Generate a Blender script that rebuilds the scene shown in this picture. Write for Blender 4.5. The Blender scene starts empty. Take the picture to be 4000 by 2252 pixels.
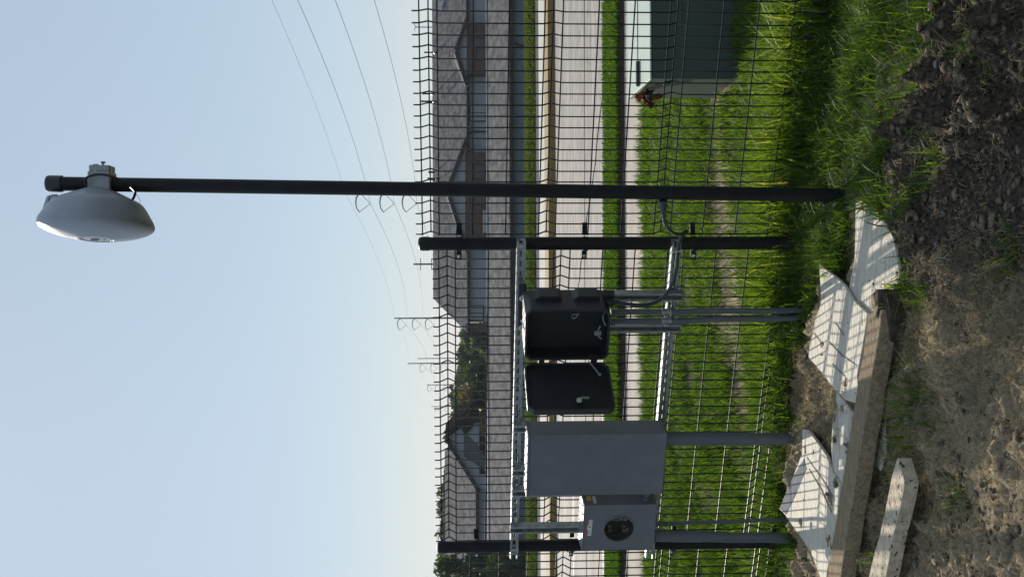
import bpy, math, random
import numpy as np
from mathutils import Vector, Matrix
random.seed(7); rng = np.random.default_rng(7)
sc = bpy.context.scene
COL = sc.collection
R = math.radians
# ------------------------------------------------------------------ camera model
FPX = 4500.0; CAMZ = 1.62
PITCH = math.atan(225/4500.0); ROLL = 0.004
cF = Vector((0, math.cos(PITCH), -math.sin(PITCH)))
cD = Vector((0, -math.sin(PITCH), -math.cos(PITCH)))
cR = Vector((1, 0, 0))
cr, sr = math.cos(ROLL), math.sin(ROLL)
Rr = cR*cr + cD*sr          # real right, rolled a hair
Dd = cD*cr - cR*sr
EYE = Vector((0, 0, CAMZ))
cam_d = bpy.data.cameras.new('camera'); cam = bpy.data.objects.new('camera', cam_d); COL.objects.link(cam)
M = Matrix((( Dd.x, Rr.x, -cF.x), (Dd.y, Rr.y, -cF.y), (Dd.z, Rr.z, -cF.z)))   # image right = world down: phone held upright, picture turned
cam.matrix_world = Matrix.Translation(EYE) @ M.to_4x4()
cam_d.sensor_width = 36; cam_d.lens = FPX/4000*36; cam_d.clip_start = .05; cam_d.clip_end = 9000
sc.camera = cam

def ray(x, y):
    return Rr*(1126-y) + Dd*(x-2000) + cF*FPX
def at(x, y, Y):                      # point seen at pixel (x,y) at distance Y
    r = ray(x, y); return EYE + r*(Y/r.y)
def onz(x, y, z):
    r = ray(x, y); return EYE + r*((z-CAMZ)/r.z)
# fence frame
FO = Vector((0, 5.413, 0)); fd = Vector((-.9026, .4305, 0)).normalized(); fn = Vector((-fd.y, fd.x, 0))
if fn.y > 0: fn = -fn
def F(s, off, h): return FO + fd*s + fn*off + Vector((0, 0, h))
def fs(x, y, off):                    # pixel -> (s,h) on the plane parallel to the fence
    r = ray(x, y); p0 = FO + fn*off
    t = (p0-EYE).dot(fn)/r.dot(fn); p = EYE + r*t
    return (p-p0).dot(fd), p.z
def gbase(X, Y):
    s = (X*fd.x + (Y-5.413)*fd.y)
    z = -np.clip(s, 0, 6)*.045 - np.clip(s, 0, 3)**2*.022
    far = np.clip((Y-6.5)/2.5, 0, 1)
    return z*(1-far)
def gsm(p): return float(gbase(np.float64(p.x), np.float64(p.y)))
def ont(x, y, lift=0.0):
    z = lift
    for _ in range(6):
        p = onz(x, y, z); z = gsm(p)+lift
    return p

# ------------------------------------------------------------------ materials
def newmat(name):
    m = bpy.data.materials.new(name); m.use_nodes = True
    nt = m.node_tree; return m, nt, nt.nodes['Principled BSDF']
def N(nt, t, **k):
    n = nt.nodes.new(t)
    for a, b in k.items(): setattr(n, a, b)
    return n
def mat(name, col, rough=.6, metal=0, col2=None, scale=30, bump=0, bscale=None, detail=4, spec=.5, stretch=None, lo=.35, hi=.65, spots=None):
    m, nt, b = newmat(name)
    b.inputs['Roughness'].default_value = rough; b.inputs['Metallic'].default_value = metal
    b.inputs['Specular IOR Level'].default_value = spec
    b.inputs['Base Color'].default_value = (*col, 1)
    tc = N(nt, 'ShaderNodeTexCoord'); mp = N(nt, 'ShaderNodeMapping')
    nt.links.new(tc.outputs['Object'], mp.inputs['Vector'])
    if stretch: mp.inputs['Scale'].default_value = stretch
    if col2 is not None:
        nz = N(nt, 'ShaderNodeTexNoise'); nz.inputs['Scale'].default_value = scale; nz.inputs['Detail'].default_value = detail
        nt.links.new(mp.outputs[0], nz.inputs['Vector'])
        mr = N(nt, 'ShaderNodeMapRange'); mr.inputs[1].default_value = lo; mr.inputs[2].default_value = hi
        nt.links.new(nz.outputs['Fac'], mr.inputs[0])
        mx = N(nt, 'ShaderNodeMix', data_type='RGBA'); mx.inputs[6].default_value = (*col, 1); mx.inputs[7].default_value = (*col2, 1)
        nt.links.new(mr.outputs[0], mx.inputs[0]); out = mx.outputs[2]
        if spots:
            n2 = N(nt, 'ShaderNodeTexNoise'); n2.inputs['Scale'].default_value = spots[0]; n2.inputs['Detail'].default_value = 2
            nt.links.new(tc.outputs['Object'], n2.inputs['Vector'])
            m2 = N(nt, 'ShaderNodeMapRange'); m2.inputs[1].default_value = spots[1]; m2.inputs[2].default_value = spots[1]+.03
            nt.links.new(n2.outputs['Fac'], m2.inputs[0])
            x2 = N(nt, 'ShaderNodeMix', data_type='RGBA'); x2.inputs[7].default_value = (*spots[2], 1)
            nt.links.new(m2.outputs[0], x2.inputs[0]); nt.links.new(out, x2.inputs[6]); out = x2.outputs[2]
        nt.links.new(out, b.inputs['Base Color'])
    if bump:
        nb = N(nt, 'ShaderNodeTexNoise'); nb.inputs['Scale'].default_value = bscale or scale*3; nb.inputs['Detail'].default_value = 5
        nt.links.new(mp.outputs[0], nb.inputs['Vector'])
        bp = N(nt, 'ShaderNodeBump'); bp.inputs['Strength'].default_value = bump; bp.inputs['Distance'].default_value = .01
        nt.links.new(nb.outputs['Fac'], bp.inputs['Height']); nt.links.new(bp.outputs[0], b.inputs['Normal'])
    return m
def stripes(name, col, col2, period, axis='Z', sharp=.18, rough=.6, nscale=3):
    m, nt, b = newmat(name); b.inputs['Roughness'].default_value = rough
    tc = N(nt, 'ShaderNodeTexCoord'); sp = N(nt, 'ShaderNodeSeparateXYZ'); nt.links.new(tc.outputs['Object'], sp.inputs[0])
    d = N(nt, 'ShaderNodeMath', operation='DIVIDE'); nt.links.new(sp.outputs[axis], d.inputs[0]); d.inputs[1].default_value = period
    fr = N(nt, 'ShaderNodeMath', operation='FRACT'); nt.links.new(d.outputs[0], fr.inputs[0])
    lt = N(nt, 'ShaderNodeMath', operation='LESS_THAN'); nt.links.new(fr.outputs[0], lt.inputs[0]); lt.inputs[1].default_value = sharp
    nz = N(nt, 'ShaderNodeTexNoise'); nz.inputs['Scale'].default_value = nscale; nt.links.new(tc.outputs['Object'], nz.inputs['Vector'])
    mm = N(nt, 'ShaderNodeMapRange'); mm.inputs[3].default_value = .8; mm.inputs[4].default_value = 1.15; nt.links.new(nz.outputs['Fac'], mm.inputs[0])
    mx = N(nt, 'ShaderNodeMix', data_type='RGBA'); mx.inputs[6].default_value = (*col, 1); mx.inputs[7].default_value = (*col2, 1)
    nt.links.new(lt.outputs[0], mx.inputs[0])
    v = N(nt, 'ShaderNodeVectorMath', operation='SCALE'); nt.links.new(mx.outputs[2], v.inputs[0]); nt.links.new(mm.outputs[0], v.inputs['Scale'])
    nt.links.new(v.outputs[0], b.inputs['Base Color'])
    bp = N(nt, 'ShaderNodeBump'); bp.inputs['Distance'].default_value = .02; bp.inputs['Strength'].default_value = .6
    nt.links.new(fr.outputs[0], bp.inputs['Height']); nt.links.new(bp.outputs[0], b.inputs['Normal'])
    return m
def leafmat(name, c0, c1, c2=None, trans=.5, rough=.45, spec=.3):
    m, nt, b = newmat(name)
    at_ = N(nt, 'ShaderNodeAttribute', attribute_name='tint')
    rp = N(nt, 'ShaderNodeValToRGB'); rp.color_ramp.elements[0].color = (*c0, 1); rp.color_ramp.elements[1].color = (*c1, 1)
    if c2:
        rp.color_ramp.elements[1].position = .8
        e = rp.color_ramp.elements.new(.96); e.color = (*c2, 1)
    nt.links.new(at_.outputs['Fac'], rp.inputs[0]); nt.links.new(rp.outputs[0], b.inputs['Base Color'])
    b.inputs['Roughness'].default_value = rough; b.inputs['Specular IOR Level'].default_value = spec
    tr = N(nt, 'ShaderNodeBsdfTranslucent'); ml = N(nt, 'ShaderNodeMix', data_type='RGBA', blend_type='MULTIPLY'); ml.inputs[0].default_value = 1
    ml.inputs[7].default_value = (1.45, 1.4, .5, 1)
    nt.links.new(rp.outputs[0], ml.inputs[6]); nt.links.new(ml.outputs[2], tr.inputs['Color'])
    ms = N(nt, 'ShaderNodeMixShader'); ms.inputs[0].default_value = trans
    out = nt.nodes['Material Output']
    nt.links.new(b.outputs[0], ms.inputs[1]); nt.links.new(tr.outputs[0], ms.inputs[2]); nt.links.new(ms.outputs[0], out.inputs['Surface'])
    return m
MT = {}
MT['black'] = mat('black_powder_coat', (.005, .0055, .008), .5, spec=.28, col2=(.010, .0105, .013), scale=18, bump=.15, bscale=300)
MT['wire'] = mat('black_coated_wire', (.010, .010, .012), .30)
MT['galv'] = mat('galvanised_steel', (.42, .44, .46), .38, .85, col2=(.26, .28, .30), scale=45, bump=.08, bscale=120)
MT['zinc'] = mat('zinc_bolt', (.55, .56, .58), .3, .9)
MT['pvc'] = mat('grey_plastic_conduit', (.10, .112, .135), .45, col2=(.085, .095, .115), scale=14, bump=.05, bscale=150, spots=(60, .72, (.07, .075, .08)))
MT['greybox'] = mat('grey_painted_steel', (.155, .16, .187), .45, col2=(.132, .137, .16), scale=9, bump=.3, bscale=260)
MT['darkbox'] = mat('dark_plastic', (.012, .014, .019), .42, col2=(.017, .019, .026), scale=10, bump=.25, bscale=500)
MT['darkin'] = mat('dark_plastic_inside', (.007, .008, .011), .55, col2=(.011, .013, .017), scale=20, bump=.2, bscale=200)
MT['white'] = mat('white_radome_plastic', (.31, .345, .41), .38, col2=(.28, .312, .375), scale=12, bump=.05, bscale=500)
MT['bracket'] = mat('pale_cast_aluminium', (.34, .36, .38), .45, .3, col2=(.28, .30, .32), scale=30)
MT['rubber'] = mat('black_rubber', (.012, .012, .014), .35)
MT['cable'] = mat('blue_grey_cable', (.03, .036, .05), .3)
MT['label_white'] = mat('label_white', (.62, .64, .66), .5); MT['label_red'] = mat('label_red', (.55, .05, .05), .5)
MT['label_yellow'] = mat('label_yellow', (.62, .5, .03), .5); MT['ink'] = mat('ink', (.02, .02, .04), .6); MT['greyink'] = mat('grey_ink', (.3, .32, .36), .6)
MT['metal_dark'] = mat('dull_tinned_metal', (.30, .31, .28), .4, .6)
MT['green'] = mat('green_enamel', (.058, .078, .068), .5, col2=(.048, .066, .057), scale=4, bump=.03, bscale=90)
MT['greenlid'] = mat('sunlit_green_enamel', (.50, .56, .47), .4, col2=(.45, .51, .43), scale=4)  # brighter copy of the box green: sunlight on the lid painted in
MT['board'] = mat('weathered_white_board', (.60, .55, .46), .75, spec=.25, col2=(.38, .35, .29), scale=9, bump=.9, bscale=18, stretch=(1, 4, 1), lo=.45, hi=.8, spots=(38, .70, (.06, .05, .045)))
MT['lumber'] = mat('weathered_lumber', (.35, .275, .18), .9, spec=.12, col2=(.16, .12, .08), scale=10, bump=.8, bscale=22, stretch=(2, 14, 6), lo=.35, hi=.75)
MT['laminate'] = mat('grey_laminate', (.19, .20, .22), .9, spec=.1, col2=(.15, .16, .18), scale=20)
MT['siding_pale'] = stripes('pale_blue_siding', (.30, .325, .37), (.20, .22, .26), .13)
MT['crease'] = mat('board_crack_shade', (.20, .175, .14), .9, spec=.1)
MT['plank'] = mat('spotted_white_plank', (.56, .48, .36), .85, spec=.2, col2=(.30, .25, .18), scale=8, bump=.6, bscale=26, stretch=(1.5, 6, 3), lo=.4, hi=.8, spots=(52, .61, (.09, .075, .06)))
MT['rot'] = mat('dark_rotten_wood', (.085, .065, .045), .95, spec=.1, col2=(.04, .033, .028), scale=25, bump=1, bscale=60)
MT['brick'] = mat('brown_brick', (.055, .033, .03), .85, col2=(.095, .05, .042), scale=4, stretch=(1, 1, 3))
MT['siding'] = stripes('grey_blue_siding', (.33, .345, .385), (.20, .21, .24), .13)
MT['siding_blue'] = stripes('blue_siding', (.16, .21, .26), (.085, .11, .16), .115)
MT['shingle'] = mat('grey_shingles', (.075, .07, .074), .95, col2=(.17, .16, .158), scale=2.6, bump=1.0, bscale=5, stretch=(1, .4, 2), detail=8, lo=.38, hi=.62, spec=.1)
MT['fascia'] = mat('dark_fascia', (.035, .033, .035), 1, spec=0); MT['trimw'] = mat('white_trim', (.5, .5, .5), .5)
MT['brown'] = mat('dark_brown_timber', (.022, .016, .015), 1, spec=0)
MT['glass'] = mat('window_glass', (.22, .25, .26), .12, spec=.8); MT['glassd'] = mat('dark_window', (.02, .022, .028), .15, spec=.8)
MT['pole'] = mat('dull_steel_pole', (.10, .11, .12), .7); MT['line'] = mat('conductor', (.07, .07, .08), .6)
MT['bark'] = mat('bark', (.07, .055, .04), .9, col2=(.04, .03, .025), scale=8)
MT['concrete'] = mat('concrete_path', (.46, .41, .35), .9, col2=(.36, .32, .28), scale=2.2, bump=.2, bscale=60, detail=10, spec=.15)
MT['kerb_yellow'] = mat('yellow_kerb_paint', (.24, .145, .035), .8, col2=(.19, .14, .07), scale=6, lo=.45, hi=.7)
MT['kerbw'] = mat('pale_concrete', (.50, .47, .42), .9, col2=(.40, .38, .35), scale=3, detail=8)
MT['wallc'] = mat('shade_purple_grey', (.10, .095, .115), .95, spec=.05, col2=(.075, .07, .085), scale=3)  # strip beyond the far path: purple shade on the concrete put into its colour
def roadmat():
    m, nt, b = newmat('concrete_road'); b.inputs['Roughness'].default_value = .8; b.inputs['Specular IOR Level'].default_value = .25
    tc = N(nt, 'ShaderNodeTexCoord'); mp = N(nt, 'ShaderNodeMapping'); mp.inputs['Scale'].default_value = (.12, 4, 1); nt.links.new(tc.outputs['Object'], mp.inputs[0])
    n1 = N(nt, 'ShaderNodeTexNoise'); n1.inputs['Scale'].default_value = 1.2; n1.inputs['Detail'].default_value = 8; nt.links.new(mp.outputs[0], n1.inputs[0])
    n2 = N(nt, 'ShaderNodeTexNoise'); n2.inputs['Scale'].default_value = 5; n2.inputs['Detail'].default_value = 10; nt.links.new(tc.outputs['Object'], n2.inputs[0])
    a = N(nt, 'ShaderNodeMath', operation='ADD'); nt.links.new(n1.outputs['Fac'], a.inputs[0]); nt.links.new(n2.outputs['Fac'], a.inputs[1])
    mr = N(nt, 'ShaderNodeMapRange'); mr.inputs[1].default_value = .75; mr.inputs[2].default_value = 1.25; nt.links.new(a.outputs[0], mr.inputs[0])
    mx = N(nt, 'ShaderNodeMix', data_type='RGBA'); mx.inputs[6].default_value = (.175, .16, .148, 1); mx.inputs[7].default_value = (.345, .315, .288, 1)
    nt.links.new(mr.outputs[0], mx.inputs[0]); nt.links.new(mx.outputs[2], b.inputs['Base Color'])
    bp = N(nt, 'ShaderNodeBump'); bp.inputs['Strength'].default_value = .25; bp.inputs['Distance'].default_value = .01
    nt.links.new(n2.outputs['Fac'], bp.inputs['Height']); nt.links.new(bp.outputs[0], b.inputs['Normal'])
    return m
MT['road'] = roadmat()
MT['seam'] = mat('pale_joint_sealant', (.6, .6, .62), .5); MT['crack'] = mat('dark_crack', (.06, .06, .06), .9)
MT['grass'] = leafmat('grass_blade', (.026, .075, .012), (.155, .25, .03), (.34, .30, .14), .52, spec=.1)
MT['grass_dull'] = leafmat('dull_grass_blade', (.035, .065, .02), (.105, .15, .04), (.26, .23, .12), .4, rough=.6, spec=.12)
MT['straw'] = leafmat('dry_straw', (.12, .095, .06), (.42, .35, .23), None, .25, .8, spec=.1)
MT['leaf_dark'] = leafmat('dark_tree_leaf', (.022, .045, .02), (.06, .095, .035), None, .35, .6)
MT['leaf_autumn'] = leafmat('turning_tree_leaf', (.045, .07, .02), (.15, .10, .035), None, .4, .6)
MT['leaf_pale'] = leafmat('pale_far_leaf', (.07, .11, .075), (.15, .19, .12), None, .4, .6)
MT['leaf_dead'] = leafmat('dead_purple_leaf', (.03, .012, .018), (.09, .03, .035), (.4, .3, .28), .3, .4)

# ------------------------------------------------------------------ mesh builder
class MB:
    def __init__(s): s.v = []; s.f = []
    def add(s, vs, fs_):
        o = len(s.v); s.v += [Vector(v) for v in vs]; s.f += [tuple(i+o for i in f) for f in fs_]; return s
    def hexa(s, p):   # 8 pts: bottom 4 loop, top 4 loop
        return s.add(p, [(3,2,1,0),(4,5,6,7),(0,1,5,4),(1,2,6,5),(2,3,7,6),(3,0,4,7)])
    def box(s, c, sz, ax=None):
        ax = ax or (Vector((1,0,0)), Vector((0,1,0)), Vector((0,0,1))); c = Vector(c); a, b, d = ax[0]*sz[0]/2, ax[1]*sz[1]/2, ax[2]*sz[2]/2
        return s.hexa([c-a-b-d, c+a-b-d, c+a+b-d, c-a+b-d, c-a-b+d, c+a-b+d, c+a+b+d, c-a+b+d])
    def fbox(s, s0, s1, o0, o1, h0, h1):   # box in the fence frame
        return s.hexa([F(s0,o0,h0),F(s1,o0,h0),F(s1,o1,h0),F(s0,o1,h0),F(s0,o0,h1),F(s1,o0,h1),F(s1,o1,h1),F(s0,o1,h1)])
    def prism(s, pts, d):
        n = len(pts); d = Vector(d); a = [Vector(p) for p in pts]
        return s.add(a+[p+d for p in a], [tuple(range(n)), tuple(range(2*n-1, n-1, -1))]+[(i, i+n, (i+1)%n+n, (i+1)%n) for i in range(n)])
    def tube(s, pts, r, n=8, cap=True):
        pts = [Vector(p) for p in pts]; m = len(pts); rs = r if isinstance(r, (list, tuple)) else [r]*m
        t0 = (pts[1]-pts[0]).normalized(); up = Vector((0,0,1)) if abs(t0.z) < .9 else Vector((1,0,0))
        u = t0.cross(up).normalized(); vs = []
        for i in range(m):
            t = (pts[min(i+1,m-1)]-pts[max(i-1,0)]).normalized(); u = (u-t*u.dot(t)).normalized(); w = t.cross(u)
            for k in range(n):
                a = 2*math.pi*k/n; vs.append(pts[i]+(u*math.cos(a)+w*math.sin(a))*rs[i])
        fc = [(i*n+k, i*n+(k+1)%n, (i+1)*n+(k+1)%n, (i+1)*n+k) for i in range(m-1) for k in range(n)]
        if cap: fc += [tuple(range(n-1,-1,-1)), tuple(range((m-1)*n, m*n))]
        return s.add(vs, fc)
    def lathe(s, prof, o, ax, n=32, sx=1.0, capped=True):   # prof [(a,r)]
        o = Vector(o); ax = Vector(ax).normalized(); up = Vector((0,0,1)) if abs(ax.z) < .9 else Vector((0,1,0))
        w = (up-ax*up.dot(ax)).normalized(); u = ax.cross(w); vs = []
        for a, r in prof:
            for k in range(n):
                t = 2*math.pi*k/n; vs.append(o+ax*a+(u*math.cos(t)*sx+w*math.sin(t))*r)
        m = len(prof)
        fc = [(i*n+k, i*n+(k+1)%n, (i+1)*n+(k+1)%n, (i+1)*n+k) for i in range(m-1) for k in range(n)]
        if capped: fc += [tuple(range(n-1,-1,-1)), tuple(range((m-1)*n, m*n))]
        return s.add(vs, fc)
    def build(s, name, m, parent=None, smooth=False, bevel=0, seg=2):
        off = Vector((0,0,0)); p = parent
        while p is not None: off += p.location; p = p.parent
        me = bpy.data.meshes.new(name); me.from_pydata([tuple(v-off) for v in s.v], [], s.f); me.validate()
        me.materials.append(MT[m] if isinstance(m, str) else m)
        ob = bpy.data.objects.new(name, me); COL.objects.link(ob)
        if parent is not None: ob.parent = parent
        import bmesh
        bm = bmesh.new(); bm.from_mesh(me); bmesh.ops.recalc_face_normals(bm, faces=bm.faces); bm.to_mesh(me); bm.free()
        if smooth:
            for pl in me.polygons: pl.use_smooth = True
            me.set_sharp_from_angle(angle=R(38))
        if bevel:
            b = ob.modifiers.new('bevel', 'BEVEL'); b.width = bevel; b.segments = seg; b.limit_method = 'ANGLE'; b.angle_limit = R(35)
        return ob
def tag(o, label=None, cat=None, group=None, kind=None):
    for k, v in (('label', label), ('category', cat), ('group', group), ('kind', kind)):
        if v: o[k] = v
    return o
def thing(name, loc, label, cat, group=None):
    o = bpy.data.objects.new(name, None); o.location = loc; o.empty_display_size = .1; COL.objects.link(o); return tag(o, label, cat, group)
def clone(o, label=None):
    c = o.copy(); COL.objects.link(c)
    if label: c['label'] = label
    for ch in [k for k in COL.objects if k.parent == o]:
        d = ch.copy(); COL.objects.link(d); d.parent = c
        for g in [k for k in COL.objects if k.parent == ch]:
            e = g.copy(); COL.objects.link(e); e.parent = d
    return c
UP = Vector((0,0,1)); FAX = (fd, fn, UP)

def smoothpath(P_, k=6):
    out = []
    for i in range(len(P_)-1):
        p0, p1, p2, p3 = P_[max(i-1,0)], P_[i], P_[i+1], P_[min(i+2,len(P_)-1)]
        for j in range(k):
            u = j/k; out.append(.5*((2*p1)+(-p0+p2)*u+(2*p0-5*p1+4*p2-p3)*u*u+(-p0+3*p1-3*p2+p3)*u**3))
    out.append(P_[-1]); return out
# ------------------------------------------------------------------ numpy noise
def vnoise(x, y, seed):
    r = np.random.default_rng(seed); T = r.random((256, 256))
    xi = np.floor(x).astype(int); yi = np.floor(y).astype(int); fx = x-xi; fy = y-yi
    fx = fx*fx*(3-2*fx); fy = fy*fy*(3-2*fy)
    g = lambda a, b: T[a & 255, b & 255]
    return (g(xi,yi)*(1-fx)+g(xi+1,yi)*fx)*(1-fy)+(g(xi,yi+1)*(1-fx)+g(xi+1,yi+1)*fx)*fy
def fbm(x, y, f, o, seed, gain=.5):
    v = 0; a = 1; t = 0
    for i in range(o):
        v = v+a*vnoise(x*f+7.3*i, y*f+3.1*i, seed+i); t += a; a *= gain; f *= 2.07
    return v/t
def inpoly(X, Y, poly):
    ins = np.zeros(X.shape, bool); n = len(poly)
    for i in range(n):
        x0, y0 = poly[i]; x1, y1 = poly[(i+1) % n]
        c = ((y0 > Y) != (y1 > Y)) & (X < (x1-x0)*(Y-y0)/((y1-y0) or 1e-9)+x0)
        ins ^= c
    return ins
def wpoly(pts): return [(p.x, p.y) for p in (ont(x, y) for x, y in pts)]

# bare soil in front of the fence (outline on the ground)
soil = wpoly([(4600,-500),(3740,-500),(3740,0),(3700,150),(3630,350),(3585,450),(3510,540),(3500,700),(3520,1000),(3440,1060),(3350,1000),(3290,1120),(3215,1090),(3165,1330),(3105,1400),(3095,1560),(3110,1700),(3060,1850),(3080,1960),(3120,2120),(3180,2600),(4600,2900)])
wet = wpoly([(4600,-600),(3300,-600),(3300,900),(3560,1180),(3640,1150),(3800,1200),(4600,1250)])  # outline of the darker coloured soil on the right
def trench(X, Y): return np.exp(-((Y-(6.86+.10*np.sin(X*2.1)+.10*X))/.25)**2)
def gheight(X, Y):
    z = gbase(X, Y)
    m = inpoly(X, Y, soil).astype(float)
    near = np.clip((8.5-Y)/2, 0, 1)
    n1 = fbm(X, Y, 2.2, 4, 11); n2 = fbm(X, Y, 11, 4, 31, .6); rg = 1-np.abs(2*fbm(X+.03*n1, Y, 16, 4, 61, .6)-1)*3.0
    tread = np.clip((X+.15)*1.2, .42, 1)          # right part is cloddy, left of it trodden flatter
    clod = np.maximum(n2-.46, 0)*.40*tread+np.clip(rg, 0, 1)*.016*tread
    z = z+near*((n1-.5)*.10+m*clod+(1-m)*(n2-.5)*.03)
    z = z-.03*trench(X, Y)*(Y > 5.8)
    # verge hump beyond the road, then land falling away to the houses
    z = z+np.where(Y > 22.5, .10*np.clip((Y-22.55)/.45, 0, 1), 0)
    z = z-np.clip((Y-24.0)*.14, 0, 4.9)
    z = z-.10*((Y > 10.0) & (Y < 11.2))
    z = z-.03*np.clip((Y-8.5)/1.4, 0, 1)*(Y <= 10.0)
    z = z-.12*np.clip((Y-12.2)/.08, 0, 1)*np.clip((22.2-Y)/.1, 0, 1)
    return z
def axis(core, step, ext, g=1.22, s1=None):
    a = list(np.arange(core[0], core[1]+1e-6, step)); d = step; p = core[1]; hi = []
    while p < ext[1]: d = min(d*g, d+400); p += d; hi.append(p)
    d = step; p = core[0]; lo = []
    while p > ext[0]: d *= g; p -= d; lo.append(p)
    return np.array(lo[::-1]+a+hi)
xs = axis((-1.7, 1.6), .0125, (-900, 900))
ys = np.concatenate([np.array([-60, -20, -8, -3, -1, 0, .8, 1.5, 2.0, 2.3, 2.5, 2.6]), np.arange(2.7, 5.8, .0125), np.arange(5.8, 12.3, .05), np.arange(12.3, 12.56, .04), np.arange(12.8, 22, .6), np.arange(22, 26, .08), np.arange(26.5, 62, 1.2), np.geomspace(65, 1400, 24)])
GX, GY = np.meshgrid(xs, ys); GZ = gheight(GX, GY)
def gridmesh(name, X, Y, Z):
    h, w = X.shape; me = bpy.data.meshes.new(name)
    me.vertices.add(h*w); me.vertices.foreach_set('co', np.stack([X, Y, Z], -1).reshape(-1).astype(np.float32))
    i = np.arange(h*w).reshape(h, w); q = np.stack([i[:-1,:-1], i[:-1,1:], i[1:,1:], i[1:,:-1]], -1).reshape(-1, 4)
    me.loops.add(q.size); me.polygons.add(len(q)); me.loops.foreach_set('vertex_index', q.reshape(-1).astype(np.int32))
    me.polygons.foreach_set('loop_start', np.arange(0, q.size, 4, dtype=np.int32)); me.polygons.foreach_set('loop_total', np.full(len(q), 4, np.int32))
    me.polygons.foreach_set('use_smooth', np.ones(len(q), bool)); me.update(); return me
me = gridmesh('ground', GX, GY, GZ)
a = me.attributes.new('soil', 'FLOAT', 'POINT'); sm = inpoly(GX, GY, soil)*1.0; sm = np.maximum(sm, np.clip(trench(GX, GY)*1.6, 0, 1)*(GY > 5.9)*(GY < 8)); sm = np.maximum(sm, ((GY > 11.1) & (GY < 11.26))*1.0); a.data.foreach_set('value', sm.reshape(-1).astype(np.float32))
a = me.attributes.new('wet', 'FLOAT', 'POINT'); a.data.foreach_set('value', np.clip(sum(inpoly(GX+(fbm(GX, GY, 6, 3, 91)-.5)*.30+jx, GY+(fbm(GX, GY, 6, 3, 95)-.5)*.30+jy, wet)*1.0 for jx, jy in ((0,0),(.07,.03),(-.07,.05),(.03,-.08),(-.04,-.05),(.12,0),(-.12,0)))/7+((GY > 11.1) & (GY < 11.3)), 0, 1).reshape(-1).astype(np.float32))  # right-hand soil tone, plus shade painted along the verge's cut edge
def groundmat():
    m, nt, b = newmat('soil_and_turf'); b.inputs['Roughness'].default_value = .95; b.inputs['Specular IOR Level'].default_value = .15
    tc = N(nt, 'ShaderNodeTexCoord')
    def nz(sc_, d=6, st=None):
        n = N(nt, 'ShaderNodeTexNoise'); n.inputs['Scale'].default_value = sc_; n.inputs['Detail'].default_value = d; n.inputs['Roughness'].default_value = .65
        if st:
            mp = N(nt, 'ShaderNodeMapping'); mp.inputs['Scale'].default_value = st; nt.links.new(tc.outputs['Object'], mp.inputs[0]); nt.links.new(mp.outputs[0], n.inputs[0])
        else: nt.links.new(tc.outputs['Object'], n.inputs[0])
        return n
    def mix(f, a_, b_):
        x = N(nt, 'ShaderNodeMix', data_type='RGBA')
        nt.links.new(f, x.inputs[0])
        for i, q in ((6, a_), (7, b_)):
            if isinstance(q, tuple): x.inputs[i].default_value = (*q, 1)
            else: nt.links.new(q, x.inputs[i])
        return x.outputs[2]
    def rng_(n, lo, hi):
        r = N(nt, 'ShaderNodeMapRange'); r.inputs[1].default_value = lo; r.inputs[2].default_value = hi; nt.links.new(n, r.inputs[0]); return r.outputs[0]
    fine = nz(70, 8); big = nz(3.5, 6)
    dry = mix(rng_(fine.outputs['Fac'], .35, .65), (.15, .115, .072), (.46, .365, .23))
    dry = mix(rng_(big.outputs['Fac'], .45, .7), dry, (.20, .17, .12))
    dark_soil = mix(rng_(fine.outputs['Fac'], .35, .7), (.014, .011, .009), (.125, .10, .076))
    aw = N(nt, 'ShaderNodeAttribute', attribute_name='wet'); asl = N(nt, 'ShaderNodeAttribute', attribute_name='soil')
    s = mix(aw.outputs['Fac'], dry, dark_soil)
    turf = mix(rng_(fine.outputs['Fac'], .35, .65), (.03, .045, .015), (.09, .085, .04))
    c = mix(asl.outputs['Fac'], turf, s)
    nt.links.new(c, b.inputs['Base Color'])
    bp = N(nt, 'ShaderNodeBump'); bp.inputs['Strength'].default_value = .9; bp.inputs['Distance'].default_value = .012
    nt.links.new(fine.outputs['Fac'], bp.inputs['Height']); nt.links.new(bp.outputs[0], b.inputs['Normal'])
    return m
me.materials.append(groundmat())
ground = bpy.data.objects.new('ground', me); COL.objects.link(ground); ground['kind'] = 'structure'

def sheet(name, x0, x1, y0, y1, z0, z1, m):
    b = MB(); b.hexa([(x0,y0,z0),(x1,y0,z0),(x1,y1,z0),(x0,y1,z0),(x0,y0,z1),(x1,y0,z1),(x1,y1,z1),(x0,y1,z1)])
    return tag(b.build(name, m), kind='structure')
sheet('sidewalk', -60, 60, 9.97, 11.2, -.18, -.05, 'concrete')
sheet('road', -90, 90, 12.3, 19.35, -.30, -.085, 'road')
sheet('yellow_kerb', -90, 90, 19.42, 20.2, -.30, .028, 'kerb_yellow')
sheet('far_sidewalk', -90, 90, 20.204, 21.62, -.30, .022, 'kerbw')
sheet('retaining_kerb', -90, 90, 21.63, 22.54, -.30, .014, 'wallc')
b = MB()
for (yy, w) in ((13.2, .02), (13.24, .02), (16.6, .03), (17.9, .015)):
    b.box((0, yy, -.0835), (120, w, .003))
tag(b.build('joint_sealant', 'seam'), kind='structure')
b = MB(); pts = [Vector((2.3, 13.0, -.084))]
for i in range(26): pts.append(pts[-1]+Vector((-.11+random.uniform(-.06,.06), .16+random.uniform(-.05,.05), 0)))
b.tube(pts, .010, 4)
pts = [Vector((-6, 14.9, -.084))]
for i in range(60): pts.append(pts[-1]+Vector((.26, random.uniform(-.02,.02), 0)))
b.tube(pts, .006, 4)
tag(b.build('road_crack', 'crack'), kind='structure')

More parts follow.
